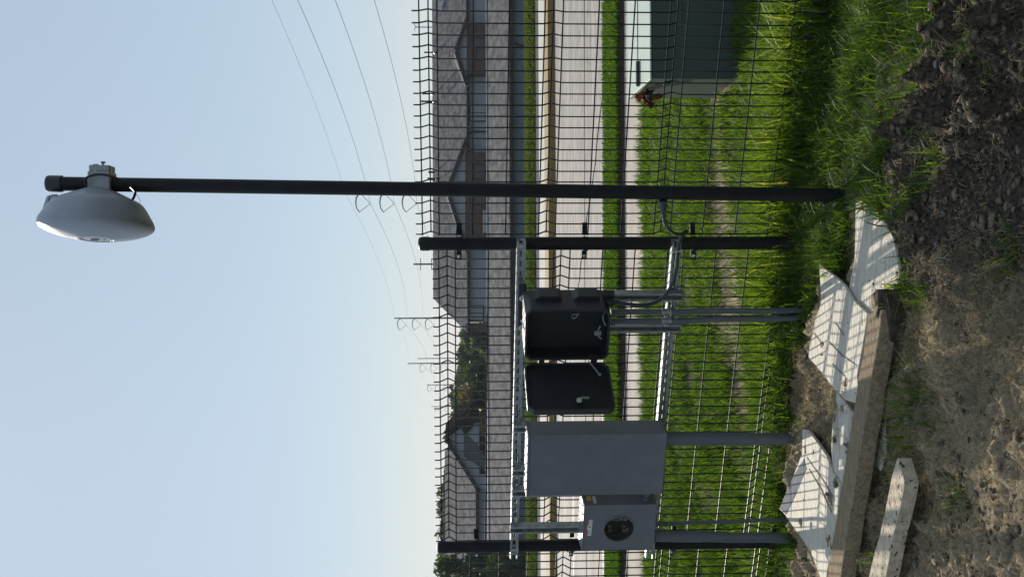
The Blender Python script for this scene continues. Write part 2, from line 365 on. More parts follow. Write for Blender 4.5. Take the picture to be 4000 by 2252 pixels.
# ------------------------------------------------------------------ blades
def blades(name, P, H, W, m, lean=.5, tint=None, flat=False, kind='stuff', heading=None):
    n = len(P); k = 4
    az = rng.random(n)*2*np.pi; la = az+rng.normal(0, .5, n)+np.pi/2 if heading is None else heading
    L = np.abs(rng.normal(lean, lean*.5, n))*H
    t = np.linspace(0, 1, k)
    side = np.stack([np.cos(az), np.sin(az), np.zeros(n)], -1); ld = np.stack([np.cos(la), np.sin(la), np.zeros(n)], -1)
    cen = P[:, None, :]+ld[:, None, :]*(L[:, None]*t**2)[..., None]
    hh = H[:, None]*t*(1-.25*t*np.clip(L/H, 0, 1)[:, None]); cen = cen.copy(); cen[..., 2] += hh*(0.06 if flat else 1)
    if flat: cen = P[:, None, :]+ld[:, None, :]*(H[:, None]*t)[..., None]+side[:, None, :]*(H[:, None]*.15*np.sin(t*3)*rng.normal(0, 1, (n, 1)))[..., None]; cen[..., 2] += .004+(.02*rng.random((n, 1)))*np.sin(t*np.pi)
    wd = (W[:, None]*np.array([.8, 1, .7, .06]))[..., None]*side[:, None, :]*.5
    V = np.stack([cen-wd, cen+wd], 2).reshape(-1, 3)
    base = (np.arange(n)*2*k)[:, None, None]; j = (np.arange(k-1)*2)[None, :, None]
    q = (base+j+np.array([0, 1, 3, 2])[None, None, :]).reshape(-1)
    me = bpy.data.meshes.new(name); me.vertices.add(len(V)); me.vertices.foreach_set('co', V.reshape(-1).astype(np.float32))
    me.loops.add(len(q)); me.polygons.add(len(q)//4); me.loops.foreach_set('vertex_index', q.astype(np.int32))
    me.polygons.foreach_set('loop_start', np.arange(0, len(q), 4, dtype=np.int32)); me.polygons.foreach_set('loop_total', np.full(len(q)//4, 4, np.int32))
    me.polygons.foreach_set('use_smooth', np.ones(len(q)//4, bool)); me.update()
    ti = rng.random(n) if tint is None else tint
    a = me.attributes.new('tint', 'FLOAT', 'POINT'); a.data.foreach_set('value', np.repeat(ti, 2*k).astype(np.float32))
    me.materials.append(MT[m]); o = bpy.data.objects.new(name, me); COL.objects.link(o); o['kind'] = kind
    return o
def scatter(n, x0, x1, y0, y1):
    return rng.uniform(x0, x1, n), rng.uniform(y0, y1, n)
def gpts(X, Y, dz=-.008): return np.stack([X, Y, gheight(X, Y)+dz], -1)
def vislim(X, Y, mg=.35): return np.abs(X) < Y*.262+mg
# green_box footprint to keep clear
def clearbox(X, Y): return ~((X > 1.16) & (Y > 6.46) & (Y < 7.2))
# field behind the fence
X, Y = scatter(230000, -4.6, 4.6, 4.6, 9.99)
fY = 5.413+.477*(-X)                       # fence line depth
k = vislim(X, Y, 1.5) & (Y > fY-.02) & clearbox(X, Y)
dens = fbm(X, Y, 3.5, 4, 77)
k &= rng.random(len(X)) < np.clip(.62+(dens-.42)*3.0+np.exp(-((Y-(5.413-.477*X))/.9)**2)*.5*(X>-.4), .12, 1)*(1-.96*trench(X, Y))
X, Y, dens = X[k], Y[k], dens[k]; d = Y-(5.413-.477*X)
tall = np.exp(-(d/.6)**2)*np.clip((X+.9)*.9, .25, 1.0)
H = (.04+.05*rng.random(len(X)))*(.7+dens)+tall*(.09+.18*rng.random(len(X)))
blades('field_grass', gpts(X, Y), H, .0045+.004*rng.random(len(X))*(1+tall), 'grass', .55, np.clip(rng.normal(.36, .22, len(X))+tall*.34-.08*(X<-.3), 0, .84+.1*(rng.random(len(X)) < .04)))
# turf strip between path and road
X, Y = scatter(80000, -5.6, 5.6, 11.23, 12.27); k = vislim(X, Y, 2); X, Y = X[k], Y[k]
H = .03+.05*rng.random(len(X)); blades('verge_grass', gpts(X, Y), H, .008+.006*rng.random(len(X)), 'grass', .4, np.clip(rng.normal(.22, .18, len(X)), 0, .9))
# grassy hump beyond the road
X, Y = scatter(90000, -12, 12, 22.55, 24.6); k = vislim(X, Y, 5); X, Y = X[k], Y[k]
H = .04+.05*rng.random(len(X)); blades('hump_grass', gpts(X, Y), H, .018+.014*rng.random(len(X)), 'grass_dull', .4, np.clip(rng.normal(.45, .2, len(X)), 0, .9))
# long grass along the foot of the fence and in front of it
X, Y = scatter(255000, -2.8, 2.8, 3.3, 6.8)
d = (5.413-.477*X)-Y
BOARDS = [wpoly([(3325,745),(3395,765),(3480,830),(3530,915),(3545,990),(3560,1060),(3545,1200),(3500,1270),(3330,1180),(3312,1120),(3330,900)]), wpoly([(3190,1020),(3300,1110),(3400,1230),(3350,1580),(3268,1530),(3150,1390),(3170,1270),(3200,1180)]), wpoly([(3128,1670),(3160,1675),(3290,1890),(3225,2320),(3160,2150),(3040,1986),(3095,1857),(3130,1774)])]
def offboards(X, Y):
    k_ = np.ones(X.shape, bool)
    for q_ in BOARDS: k_ &= ~inpoly(X, Y, q_)
    return k_
pfoot = ont(3335, 763)
k = vislim(X, Y, .9) & (d > -.05) & ~inpoly(X, Y, soil) & offboards(X, Y) & (rng.random(len(X)) > .75*np.exp(-((X-pfoot.x)**2+(Y-pfoot.y+.06)**2)/.12**2))
X, Y, d = X[k], Y[k], d[k]; dn = fbm(X, Y, 5, 3, 5)
k = rng.random(len(X)) < np.clip(.45+(dn-.42)*3, .1, 1); X, Y, d, dn = X[k], Y[k], d[k], dn[k]
H = ((.035+.055*rng.random(len(X)))*(.6+dn)+np.exp(-((d-.0)/.10)**2)*.07*rng.random(len(X)))*(1-.28*np.exp(-((d-.3)/.22)**2))*(1-.6*np.exp(-((X-pfoot.x)**2+(Y-pfoot.y)**2)/.2**2))
P = gpts(X, Y)
g1 = rng.random(len(X)) < .45
blades('long_grass', P[g1], H[g1]*1.35, .0042+.0035*rng.random(g1.sum()), 'grass', .7, np.clip(rng.normal(.34, .2, g1.sum()), 0, .96))
blades('matted_grass', P[~g1], H[~g1], .0028+.002*rng.random((~g1).sum()), 'grass_dull', 1.0, np.clip(rng.normal(.5, .25, (~g1).sum()), 0, 1))
# a few tufts standing in the bare soil
TX, TY = [], []
for (x, y, r, n) in ((3700,620,.05,70),(3420,860,.06,150),(3440,1010,.04,90),(3560,1100,.05,90),(3600,1560,.08,140),(3560,1760,.06,60),(3480,2200,.03,50),(3160,1980,.07,120),(3900,60,.08,120),(3560,820,.04,50),(3660,1150,.03,40),(3220,930,.07,220),(3260,1000,.05,120),(3150,1700,.05,100),(3100,1860,.06,120),(3950,980,.04,40),(3760,1940,.03,30),(3320,840,.05,120),(3610,760,.04,50)):
    p = ont(x, y); TX += list(rng.normal(p.x, r, n)); TY += list(rng.normal(p.y, r, n))
TX, TY = np.array(TX), np.array(TY); k = offboards(TX, TY); TX, TY = TX[k], TY[k]
blades('grass_tufts', gpts(TX, TY), .04+.10*rng.random(len(TX)), .003+.003*rng.random(len(TX)), 'grass', .9, np.clip(rng.normal(.4, .2, len(TX)), 0, .97))
# straw and roots
X, Y = scatter(200000, -1.9, 1.7, 2.9, 6.0); k = vislim(X, Y, .2) & inpoly(X, Y, soil) & offboards(X, Y); X, Y = X[k], Y[k]
k = rng.random(len(X)) < np.clip((fbm(X, Y, 4, 3, 9)-.3)*2.5, .08, 1)*np.where(inpoly(X, Y, wet), .45, .95); X, Y = X[k], Y[k]
blades('dry_straw', gpts(X, Y, .002), .012+.05*rng.random(len(X))**2, .0012+.0014*rng.random(len(X)), 'straw', .5, rng.random(len(X)), flat=True)
# clods and stones: small lumps as one mass
def lumps(name, X, Y, S, m, sink=.3):
    ph = (1+5**.5)/2
    ic = np.array([(-1,ph,0),(1,ph,0),(-1,-ph,0),(1,-ph,0),(0,-1,ph),(0,1,ph),(0,-1,-ph),(0,1,-ph),(ph,0,-1),(ph,0,1),(-ph,0,-1),(-ph,0,1)])/1.9
    fi = np.array([(0,11,5),(0,5,1),(0,1,7),(0,7,10),(0,10,11),(1,5,9),(5,11,4),(11,10,2),(10,7,6),(7,1,8),(3,9,4),(3,4,2),(3,2,6),(3,6,8),(3,8,9),(4,9,5),(2,4,11),(6,2,10),(8,6,7),(9,8,1)])
    n = len(X); V = ic[None]*(1+.45*rng.normal(0, 1, (n, 12, 1)).clip(-1, 1))*np.stack([rng.uniform(.7, 1.4, n), rng.uniform(.7, 1.4, n), rng.uniform(.4, .8, n)], -1)[:, None]*S[:, None, None]
    V = V+np.stack([X, Y, gheight(X, Y)+S*sink], -1)[:, None]
    f = (fi[None]+(np.arange(n)*12)[:, None, None]).reshape(-1)
    me = bpy.data.meshes.new(name); me.vertices.add(n*12); me.vertices.foreach_set('co', V.reshape(-1).astype(np.float32))
    me.loops.add(len(f)); me.polygons.add(len(f)//3); me.loops.foreach_set('vertex_index', f.astype(np.int32))
    me.polygons.foreach_set('loop_start', np.arange(0, len(f), 3, dtype=np.int32)); me.polygons.foreach_set('loop_total', np.full(len(f)//3, 3, np.int32)); me.update()
    me.materials.append(MT[m] if isinstance(m, str) else m); o = bpy.data.objects.new(name, me); COL.objects.link(o); o['kind'] = 'stuff'; return o
MT['clod'] = mat('soil_clod', (.06, .05, .038), .95, col2=(.22, .18, .13), scale=40, bump=.8, bscale=120, spec=.1)
X, Y = scatter(26000, -1.9, 1.7, 2.9, 5.9); k = inpoly(X, Y, soil) & offboards(X, Y) & vislim(X, Y, .2) & ((X > .15) | (rng.random(len(X)) < .16) | ((X < -.6) & (rng.random(len(X)) < .5))); X, Y = X[k], Y[k]
lumps('soil_clods', X, Y, .002+.017*rng.random(len(X))**5, 'clod')
MT['stone'] = mat('pale_stone', (.22, .20, .18), .8, col2=(.12, .115, .11), scale=30)
X, Y = scatter(700, -1.7, 1.5, 2.9, 5.6); k = inpoly(X, Y, soil) & offboards(X, Y); X, Y = X[k], Y[k]
lumps('small_stones', X, Y, .003+.010*rng.random(len(X))**2, 'stone')

# ------------------------------------------------------------------ fence panels
LV = [0, .0762, .229, .381, .533, .610, .762, .914, 1.067, 1.143, 1.295, 1.448, 1.60, 1.676]; PK = [.0381, .5715, 1.105, 1.638]
def panel(s0, s1, ztop, label, first):
    t = thing('welded_fence', F((s0+s1)/2, 0, 0), label, 'fence', 'black welded wire fence panels')
    b = MB(); n = int(round(abs(s1-s0)/.0508)); r = .0034
    for i in range(n+1):
        s = s0+(s1-s0)*i/n; pts = [F(s, 0, ztop+.03)]
        for p in PK:
            pts += [F(s, 0, ztop-p+.046), F(s, -.006, ztop-p+.034), F(s, -.033, ztop-p+.005), F(s, -.037, ztop-p), F(s, -.033, ztop-p-.005), F(s, -.006, ztop-p-.034), F(s, 0, ztop-p-.046)]
        pts.append(F(s, 0, ztop-1.735)); b.tube(pts, r, 6)
    b.build('upright_wires', 'wire', t, smooth=True)
    b = MB()
    for l in LV: b.tube([F(s0-.008, -.005, ztop-l), F(s1+.008, -.005, ztop-l)], r, 6)
    for l in PK: b.tube([F(s0-.008, -.042, ztop-l), F(s1+.008, -.042, ztop-l)], r, 6)
    b.build('cross_wires', 'wire', t, smooth=True)
SM = fs(2400, 950, .035)[0]; SL = fs(2400, 2125, .035)[0]
panel(SM-.032-1.78, SM-.032, 1.765, 'black wire fence panel right of the short middle post, behind the tall pole', 1)
panel(SM+.042, SL-.012, 1.692, 'black wire fence panel between the two short posts, behind the electrical boxes', 0)
panel(SL+.03, SL+1.80, 1.618, 'black wire fence panel beyond the post with the round meter socket', 0)

# ------------------------------------------------------------------ fence posts with clamps
def post(s, ztop, label, levels):
    p0 = F(s, .035, 0); t = thing('fence_post', F(s, .035, -.25), label, 'fence post', 'short black fence posts')
    b = MB(); b.lathe([(-.3, .0302), (ztop-.045, .0302)], p0, UP, 28); b.build('shaft', 'black', t, smooth=True)
    b = MB(); b.lathe([(ztop-.052, .0325), (ztop-.02, .0325), (ztop-.008, .029), (ztop-.002, .02), (ztop, .004)], p0, UP, 28); b.build('cap', 'black', t, smooth=True)
    for (z, sk) in levels:
        b = MB(); h = .012
        for a0, a1 in ((-.092, -.031), (.031, .092)):
            b.hexa([F(s+a0, .004, z-h-sk*a0), F(s+a1, .004, z-h-sk*a1), F(s+a1, .010, z-h-sk*a1), F(s+a0, .010, z-h-sk*a0), F(s+a0, .004, z+h-sk*a0), F(s+a1, .004, z+h-sk*a1), F(s+a1, .010, z+h-sk*a1), F(s+a0, .010, z+h-sk*a0)])
        n = 14; ring = []
        for i in range(n+1):
            a = math.pi*i/n; ring.append((math.cos(a), math.sin(a)))
        vs = []; fc = []
        for (c, q) in ring:
            for rr in (.0306, .0345):
                for zz in (-h, h): vs.append(F(s+c*rr, .035+q*rr, z+zz-sk*c*rr))
        for i in range(n):
            o = i*4
            for (a_, b_) in ((0,1),(1,3),(3,2),(2,0)): fc.append((o+a_, o+b_, o+4+b_, o+4+a_))
        b.add(vs, fc); br = b.build('clamp', 'black', t, smooth=True)
        for a0 in (-.074, .074):
            q = MB(); q.lathe([(0, .0085), (.003, .0085), (.005, .004)], F(s+a0, .0102, z-sk*a0), fn, 12); q.build('bolt', 'zinc' if a0 > 0 else 'black', br, smooth=True)
    return t
h = lambda x, y: fs(x, y, .04)[1]
post(SM, fs(1632, 946, .035)[1], 'short black fence post in the middle, holding the right ends of both steel channels', [(h(1793,950), 0), (h(2286,950), .03), (h(2712,950), .12)])
post(SL, fs(1705, 2126, .035)[1], 'short black fence post behind the meter socket, holding the left channel ends', [(h(1862,2126), .03), (h(2235,2126), 0), (h(2632,2126), 0), (h(3022,2126), .0)])

# ------------------------------------------------------------------ steel channels
def channel(A, B, face, side, label, grp='slotted steel mounting channels'):
    """open C profile from A to B, open towards 'face'; side = direction across"""
    A, B = Vector(A), Vector(B); L = (B-A).length; e = (B-A).normalized(); f = face.normalized(); w = side.normalized(); W = .0206; T = .0027
    b = MB()
    def bx(l0, l1, w0, w1, f0, f1):
        b.hexa([A+e*l+w*q+f*g for (l, q, g) in ((l0,w0,f0),(l1,w0,f0),(l1,w1,f0),(l0,w1,f0),(l0,w0,f1),(l1,w0,f1),(l1,w1,f1),(l0,w1,f1))])
    bx(0, L, W-T, W, -W, W); bx(0, L, -W, -W+T, -W, W)
    bx(0, L, W-.0095, W-T-.0003, W-T, W); bx(0, L, -W+T+.0003, -W+.0095, W-T, W)
    bx(0, L, W-.0095, W-.0095+.002, W-.010, W-T-.0003); bx(0, L, -W+.0075, -W+.0095, W-.010, W-T-.0003)
    bx(0, L, .0072, W-T-.0003, -W, -W+T); bx(0, L, -W+T+.0003, -.0072, -W, -W+T)
    x = 0.0; first = True
    while x < L:
        x1 = min(x+(.012 if first else .022), L); bx(x, x1, -.0069, .0069, -W, -W+T); x = x1+.029; first = False
    t = thing('steel_channel', A, label, 'channel', grp); b.build('channel_body', 'galv', t); return t
o1 = .0875
sa, za = fs(2041, 936, o1); sb, _ = fs(2004, 2172, o1)
ZT = fs(2022, 1550, o1)[1]; ZB = fs(2585, 1600, o1)[1]
ch1 = channel(F(sa, o1, ZT), F(sb, o1, ZT), fn, UP, 'upper level galvanised channel with bright top edge, spanning both fence posts')
sa2 = fs(2646, 940, o1)[0]; sb2 = fs(2533, 2172, o1)[0]
ch2 = channel(F(sa2, o1, ZB), F(sb2, o1, ZB), fn, UP, 'lower level galvanised channel crossing below the dark open enclosure')
for ch, s_, z_ in ((ch1, sa, ZT), (ch1, sb, ZT), (ch2, sb2, ZB)):
    q = MB(); sg = 1 if s_ < .5 else -1
    q.lathe([(0, .0125), (.003, .0125), (.0032, .008), (.010, .008)], F(s_+sg*.035, o1-.0165, z_), fn, 6); q.build('bolt', 'zinc', ch, smooth=False)
o2 = o1+.0418
def vch(y, x0, x1, label):
    s_, zt = fs(x0, y, o2); zb = fs(x1, y, o2)[1]
    return channel(F(s_, o2, zt), F(s_, o2, zb), fn, fd, label)
vch(1157, 2040, 2668, 'upright channel under the right half of the dark enclosure, beside the cable')
vch(1279, 2040, 2660, 'upright channel under the left half of the dark enclosure, beside the second conduit')
vch(2061, 1993, 2560, 'upright channel above the meter socket, full face seen')
vch(1668, 2006, 2600, 'upright channel behind the right side of the big grey cabinet, only its top seen')
vch(1918, 2001, 2575, 'upright channel behind the left side of the big grey cabinet, only its top seen')
vch(1838, 2003, 2590, 'upright channel behind the middle of the big grey cabinet, only its top seen')
# ------------------------------------------------------------------ big grey cabinet
oB = o2+.021; FRO = oB+.125
s0, z1 = fs(2062, 1698, FRO); s1, _ = fs(2053, 1935, FRO); z0 = fs(2606, 1698, FRO)[1]
t = thing('grey_cabinet', F((s0+s1)/2, oB, z0), 'large plain grey steel cabinet with a closed hinged cover, left of the dark open boxes', 'electrical cabinet')
b = MB(); b.fbox(s0+.002, s1-.002, oB, FRO-.008, z0+.004, z1-.006); b.build('body', 'greybox', t, bevel=.003)
b = MB(); b.hexa([F(s0,FRO-.0075,z0),F(s1,FRO-.0075,z0),F(s1,FRO,z0),F(s0,FRO,z0),F(s0,FRO-.0075,z1-.003),F(s1,FRO-.0075,z1-.003),F(s1,FRO,z1-.003),F(s0,FRO,z1-.003)]); b.build('cover', 'greybox', t, bevel=.002)
b = MB(); b.hexa([F(s0-.004,oB,z1-.0055),F(s1+.004,oB,z1-.0055),F(s1+.004,FRO+.006,z1-.0055-.004),F(s0-.004,FRO+.006,z1-.0095),F(s0-.004,oB,z1+.008),F(s1+.004,oB,z1+.008),F(s1+.004,FRO+.006,z1+.001),F(s0-.004,FRO+.006,z1+.001)]); b.build('rain_hood', 'greybox', t, bevel=.0015)
b = MB()
for i in range(9): zz = z1-.03-i*.028; b.fbox(s1+.001, s1+.005, oB+.03, oB+.05, zz-.010, zz)
b.build('hinge', 'greybox', t)
GB = (s0, s1, z0, z1)
# ------------------------------------------------------------------ meter socket
FRM = oB+.105
m0, mz1 = fs(2284, 1972, FRM); m1, _ = fs(2268, 2147, FRM); mz0 = fs(2566, 1972, FRM)[1]
t = thing('meter_socket', F((m0+m1)/2, oB, mz0), 'small grey meter box with an empty round socket and a red and white label', 'meter box')
mc = fs(2418, 2064, FRM); mr_ = .079
# front plate with round hole
b = MB(); K = 40; ring = []; sq = []
for i in range(K):
    a = 2*math.pi*i/K; c, q = math.cos(a), math.sin(a)
    ring.append(F(mc[0]+c*mr_, FRM, mc[1]+q*mr_))
    tt = min(((m1-mc[0])/c if c > 1e-6 else 9), ((m0-mc[0])/c if c < -1e-6 else 9), ((mz1-mc[1])/q if q > 1e-6 else 9), ((mz0-mc[1])/q if q < -1e-6 else 9))
    sq.append(F(mc[0]+c*tt, FRM, mc[1]+q*tt))
for pt in ((m0,mz0),(m0,mz1),(m1,mz0),(m1,mz1)):
    P_ = F(pt[0], FRM, pt[1]); j = min(range(K), key=lambda i: (sq[i]-P_).length); sq[j] = P_
rd = [p-fn*.006 for p in sq]; rin = [p-fn*.010 for p in ring]
b.add(ring+sq+rd+rin, [(i, (i+1)%K, K+(i+1)%K, K+i) for i in range(K)]+[(K+i, K+(i+1)%K, 2*K+(i+1)%K, 2*K+i) for i in range(K)]+[(i, 3*K+i, 3*K+(i+1)%K, (i+1)%K) for i in range(K)])
b.build('cover', 'greybox', t)
b = MB()   # box behind: side, top, bottom walls and back, open inside
for (a0, a1, c0, c1) in ((m0+.002, m0+.005, mz0+.002, mz1-.002), (m1-.005, m1-.002, mz0+.002, mz1-.002), (m0+.0052, m1-.0052, mz0+.002, mz0+.005), (m0+.0052, m1-.0052, mz1-.005, mz1-.002)):
    b.fbox(a0, a1, oB+.003, FRM-.0065, c0, c1)
b.fbox(m0+.002, m1-.002, oB, oB+.0028, mz0+.002, mz1-.002); b.build('body', 'greybox', t)
b = MB(); b.hexa([F(m0-.003,oB,mz1-.001),F(m1+.003,oB,mz1-.001),F(m1+.003,FRM+.004,mz1-.003),F(m0-.003,FRM+.004,mz1-.003),F(m0-.003,oB,mz1+.012),F(m1+.003,oB,mz1+.012),F(m1+.003,FRM+.004,mz1+.0035),F(m0-.003,FRM+.004,mz1+.0035)]); b.build('rain_hood', 'greybox', t, bevel=.0015)
b = MB(); b.lathe([(0, mr_+.001), (.004, mr_+.001), (.0055, mr_-.002), (.004, mr_-.005), (-.004, mr_-.006)], F(mc[0], FRM, mc[1]), fn, 48, capped=False); b.build('ring', 'greybox', t, smooth=True)
b = MB(); b.lathe([(-.070, mr_*1.05), (-.068, mr_*1.05)], F(mc[0], FRM, mc[1]), fn, 32); b.build('socket_block', 'darkin', t)
b = MB()
for du, dv, w_, h_ in ((.03, .055, .022, .008), (-.03, .055, .022, .008)): pass
jaws = [(-.046, .012, .026, .010), (-.046, -.012, .022, .007), (.012, .016, .024, .010), (.012, -.010, .022, .006)]
def J(px, py): return fs(px, py, FRM-.045)
for (x0, y0, x1, y1) in ((2378,2068,2389,2076),(2375,2053,2389,2057),(2432,2068,2445,2076),(2431,2053,2443,2056),(2381,2025,2393,2031),(2435,2025,2449,2032),(2396,2021,2417,2024),(2396,2029,2417,2031),(2420,2022,2431,2030),(2448,2060,2454,2074)):
    a_, c_ = J(x0, y0); d_, e_ = J(x1, y1); b = MB(); b.fbox(min(a_, d_), max(a_, d_), FRM-.065, FRM-.045, min(c_, e_), max(c_, e_)); b.build('contact_jaw', 'metal_dark', t, bevel=.001)
gm, nt, bs = newmat('clear_cover'); tr = N(nt, 'ShaderNodeBsdfTransparent'); gl = N(nt, 'ShaderNodeBsdfGlossy'); gl.inputs['Roughness'].default_value = .05; mx = N(nt, 'ShaderNodeMixShader'); mx.inputs[0].default_value = .025
nt.links.new(tr.outputs[0], mx.inputs[1]); nt.links.new(gl.outputs[0], mx.inputs[2]); nt.links.new(mx.outputs[0], nt.nodes['Material Output'].inputs['Surface']); MT['clear'] = gm
b = MB(); b.lathe([(-.002, mr_-.0065), (0, mr_-.0065)], F(mc[0], FRM, mc[1]), fn, 40); b.build('clear_cover', 'clear', t)
def quadF(pts, off, th, m, name, par):
    b = MB(); P_ = [F(*( (fs(x, y, off)[0],) + (off,) + (fs(x, y, off)[1],))) for x, y in pts]; b.prism(P_, fn*th); return b.build(name, m, par)
lab = quadF([(2296,2028),(2315,2028),(2309,2090),(2291,2090)], FRM+.0002, .0006, 'label_white', 'label', t)
quadF([(2296,2028),(2301,2028),(2299,2050),(2294,2050)], FRM+.0009, .0004, 'label_red', 'red_band', lab)
quadF([(2292.5,2067),(2296.5,2067),(2295,2089),(2290,2089)], FRM+.0009, .0004, 'label_red', 'red_band', lab)
quadF([(2297,2054),(2307,2056),(2307,2059),(2300,2058)], FRM+.0009, .0004, 'ink', 'pictogram', lab)
for (xx, y0, y1) in ((2303,2031,2047),(2306,2031,2048),(2309,2031,2046),(2299,2069,2086),(2302,2069,2085),(2305,2069,2086)):
    quadF([(xx,y0),(xx+1,y0),(xx+.7,y1),(xx-.3,y1)], FRM+.0009, .0003, 'greyink', 'fine_print', lab)
# side labels on the right cheek of the meter box (plane s = m0)
def onside(x, y, s_):
    r = ray(x, y); p0 = F(s_, 0, 0); t_ = (p0-EYE).dot(fd)/r.dot(fd); return EYE+r*t_
for nm, q, m_ in (('yellow_label', [(2289,1937),(2307,1936),(2309,1953),(2292,1953)], 'label_yellow'), ('pale_label', [(2312,1937),(2325,1936),(2331,1964),(2319,1964)], 'label_white')):
    b = MB(); b.prism([onside(x, y, m0+.0012) for x, y in q], -fd*.0007); b.build(nm, m_, t)
b = MB(); b.tube([F(m1+.001, FRM-.03, mz1-.02), F(m1+.012, FRM-.03, mz1-.02)], .004, 8); b.build('seal_screw', 'zinc', t)
b = MB(); b.fbox(m0+.02, m0+.045, FRM-.004, FRM+.008, mz0-.014, mz0-.0002); b.build('latch', 'greybox', t, bevel=.001)
# nipple joining the two boxes
hz = fs(2523, 1950, oB+.05)[1]
b = MB(); b.tube([F(GB[1]-.004, oB+.055, hz), F(m0+.004, oB+.055, hz)], .024, 20); b.tube([F(m0-.020, oB+.055, hz), F(m0+.0015, oB+.055, hz)], .031, 20)
tag(b.build('pipe_nipple', 'pvc', smooth=True), 'short fat grey nipple joining the big grey cabinet to the meter box', 'pipe fitting')
# ------------------------------------------------------------------ conduits
def conduit(x0, y0, off0, x1, y1, off1, r, label, extra=(), marks=()):
    s_, z_ = fs(x0, y0, off0); A = F(s_, off0, z_); s2, z2 = fs(x1, y1, off1); B = F(s2, off1, z2)
    Bx = B+(B-A).normalized()*.12
    t = thing('conduit', B, label, 'conduit', 'grey plastic conduits')
    b = MB(); n = 14; pts = [A.lerp(Bx, i/n)+fd*(.0025*math.sin(i*1.1+x0)) for i in range(n+1)]; b.tube(pts, r, 20); b.build('pipe', 'pvc', t, smooth=True)
    for (f0, f1, k_) in extra:
        b = MB(); b.tube([A.lerp(B, f0), A.lerp(B, f1)], r*k_, 20); b.build('coupling', 'pvc', t, smooth=True)
    return t, A, B
conduit(2596, 1712, .21, 3140, 1714, .21, .0295, 'thick grey conduit coming down from the big grey cabinet', ((0, .03, 1.12), (.03, .62, 1.1)))
conduit(2558, 2091, .20, 3120, 2101, .20, .0265, 'thick grey conduit coming down from the meter box, in front of the fence post', ((0, .04, 1.12), (.04, .32, 1.12), (.32, .5, 1.02)))
conduit(2558, 2045, .13, 3085, 2027, .13, .0095, 'thin leaning grey pipe between the meter box and the torn board')
oc = o2+.04
for (y0, y1, xe, lb, dd) in ((1220, 1210, 3188, 'slim grey conduit with printed lettering under the dark enclosure, the right one of the pair', 1), (1256, 1240, 3186, 'slim grey unprinted conduit under the dark enclosure, the left one of the pair', 0)):
    t, A, B = conduit(2385, y0, oc, xe, y1, oc, .0137, lb, ((0, .02, 1.25),))
    b = MB(); zc = fs(2602, y0, oc)[1]; kk = (A.z-zc)/(A.z-B.z); C_ = A.lerp(B, kk); b.tube([C_+UP*.022, C_-UP*.022], .0155, 20); b.build('strap', 'galv', t, smooth=True)
    b = MB(); b.box(C_+fd*.021+fn*.004, (.012, .012, .018), FAX); b.build('strap_screw', 'zinc', t, bevel=.001)
    if dd:
        e = (B-A).normalized(); L = (B-A).length; b = MB(); rr = random.Random(3)
        view = (EYE-(A+B)/2); view.z = 0; view.normalize(); lat = UP.cross(view).normalized()
        def mark(f, w, ln): # small printed stroke on the camera side of the pipe, left of the middle
            c = A+e*(f*L); ang = R(-24); d = view*math.cos(ang)+lat*math.sin(ang); q = view*-math.sin(ang)+lat*math.cos(ang)
            b.box(c+d*.0137+q*w, (ln, .0022, .0006), (e, q, d))
        for (a0, a1) in ((.325,.36),(.38,.41),(.43,.475),(.49,.505),(.52,.585),(.60,.655),(.665,.685),(.70,.72),(.835,.87),(.885,.915),(.93,.94),(.95,.957)):
            f = a0
            while f < a1:
                mark(f, rr.choice((-.002, 0, .002)), rr.uniform(.0015, .004)); mark(f, rr.choice((-.0015, .0015)), .0012); f += .0052
        mark(.815, 0, .014)
        b.build('printed_lettering', 'ink', t)
# ------------------------------------------------------------------ dark open enclosure
def octo(s0, s1, z0, z1, c): return [(s0+c,z0),(s1-c,z0),(s1,z0+c),(s1,z1-c),(s1-c,z1),(s0+c,z1),(s0,z1-c),(s0,z0+c)]
FD = oB+.215
d0, dz1 = fs(2053, 1209, FD); d1, _ = fs(2053, 1407, FD); dz0 = fs(2388, 1209, FD)[1]
def tray(name, m, mi, par, outer, inner, P, back, front, deep, rim):
    b = MB(); n = len(outer)
    vs = [P(a, back, c) for a, c in outer]+[P(a, front, c) for a, c in outer]+[P(a, front, c) for a, c in inner]+[P(a, rim, c) for a, c in inner]
    b.add(vs, [tuple(range(n))]+[(k*n+i, k*n+(i+1)%n, (k+1)*n+(i+1)%n, (k+1)*n+i) for k in range(3) for i in range(n)])
    o = b.build(name, m, par, bevel=.0025)
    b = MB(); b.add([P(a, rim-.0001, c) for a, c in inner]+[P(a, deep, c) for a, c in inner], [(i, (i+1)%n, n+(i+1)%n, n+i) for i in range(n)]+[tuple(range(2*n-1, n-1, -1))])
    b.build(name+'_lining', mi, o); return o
t = thing('cable_enclosure', F((d0+d1)/2, oB, dz0), 'dark plastic enclosure standing open, its door swung out to the left', 'enclosure')
body = tray('body', 'darkbox', 'darkin', t, octo(d0, d1, dz0, dz1, .024), octo(d0+.012, d1-.012, dz0+.012, dz1-.012, .018), F, oB+.012, FD, FD-.10, FD-.006)
b = MB(); ins = octo(d0+.004, d1-.004, dz0+.004, dz1-.004, .022)
for (f0, f1) in ((.79, .90), (.33, .44)):                    # moulded steps on the right cheek
    za, zb = dz0+(dz1-dz0)*f0, dz0+(dz1-dz0)*f1
    b.hexa([F(d0-.018, oB+.03, zb-.030), F(d0+.004, oB+.03, zb), F(d0+.004, oB+.12, zb), F(d0-.018, oB+.12, zb-.030)][::1]+[F(d0-.018, oB+.03, za-.08), F(d0+.004, oB+.03, za-.09), F(d0+.004, oB+.12, za-.09), F(d0-.018, oB+.12, za-.08)])
b.build('moulded_step', 'darkbox', t, bevel=.002)
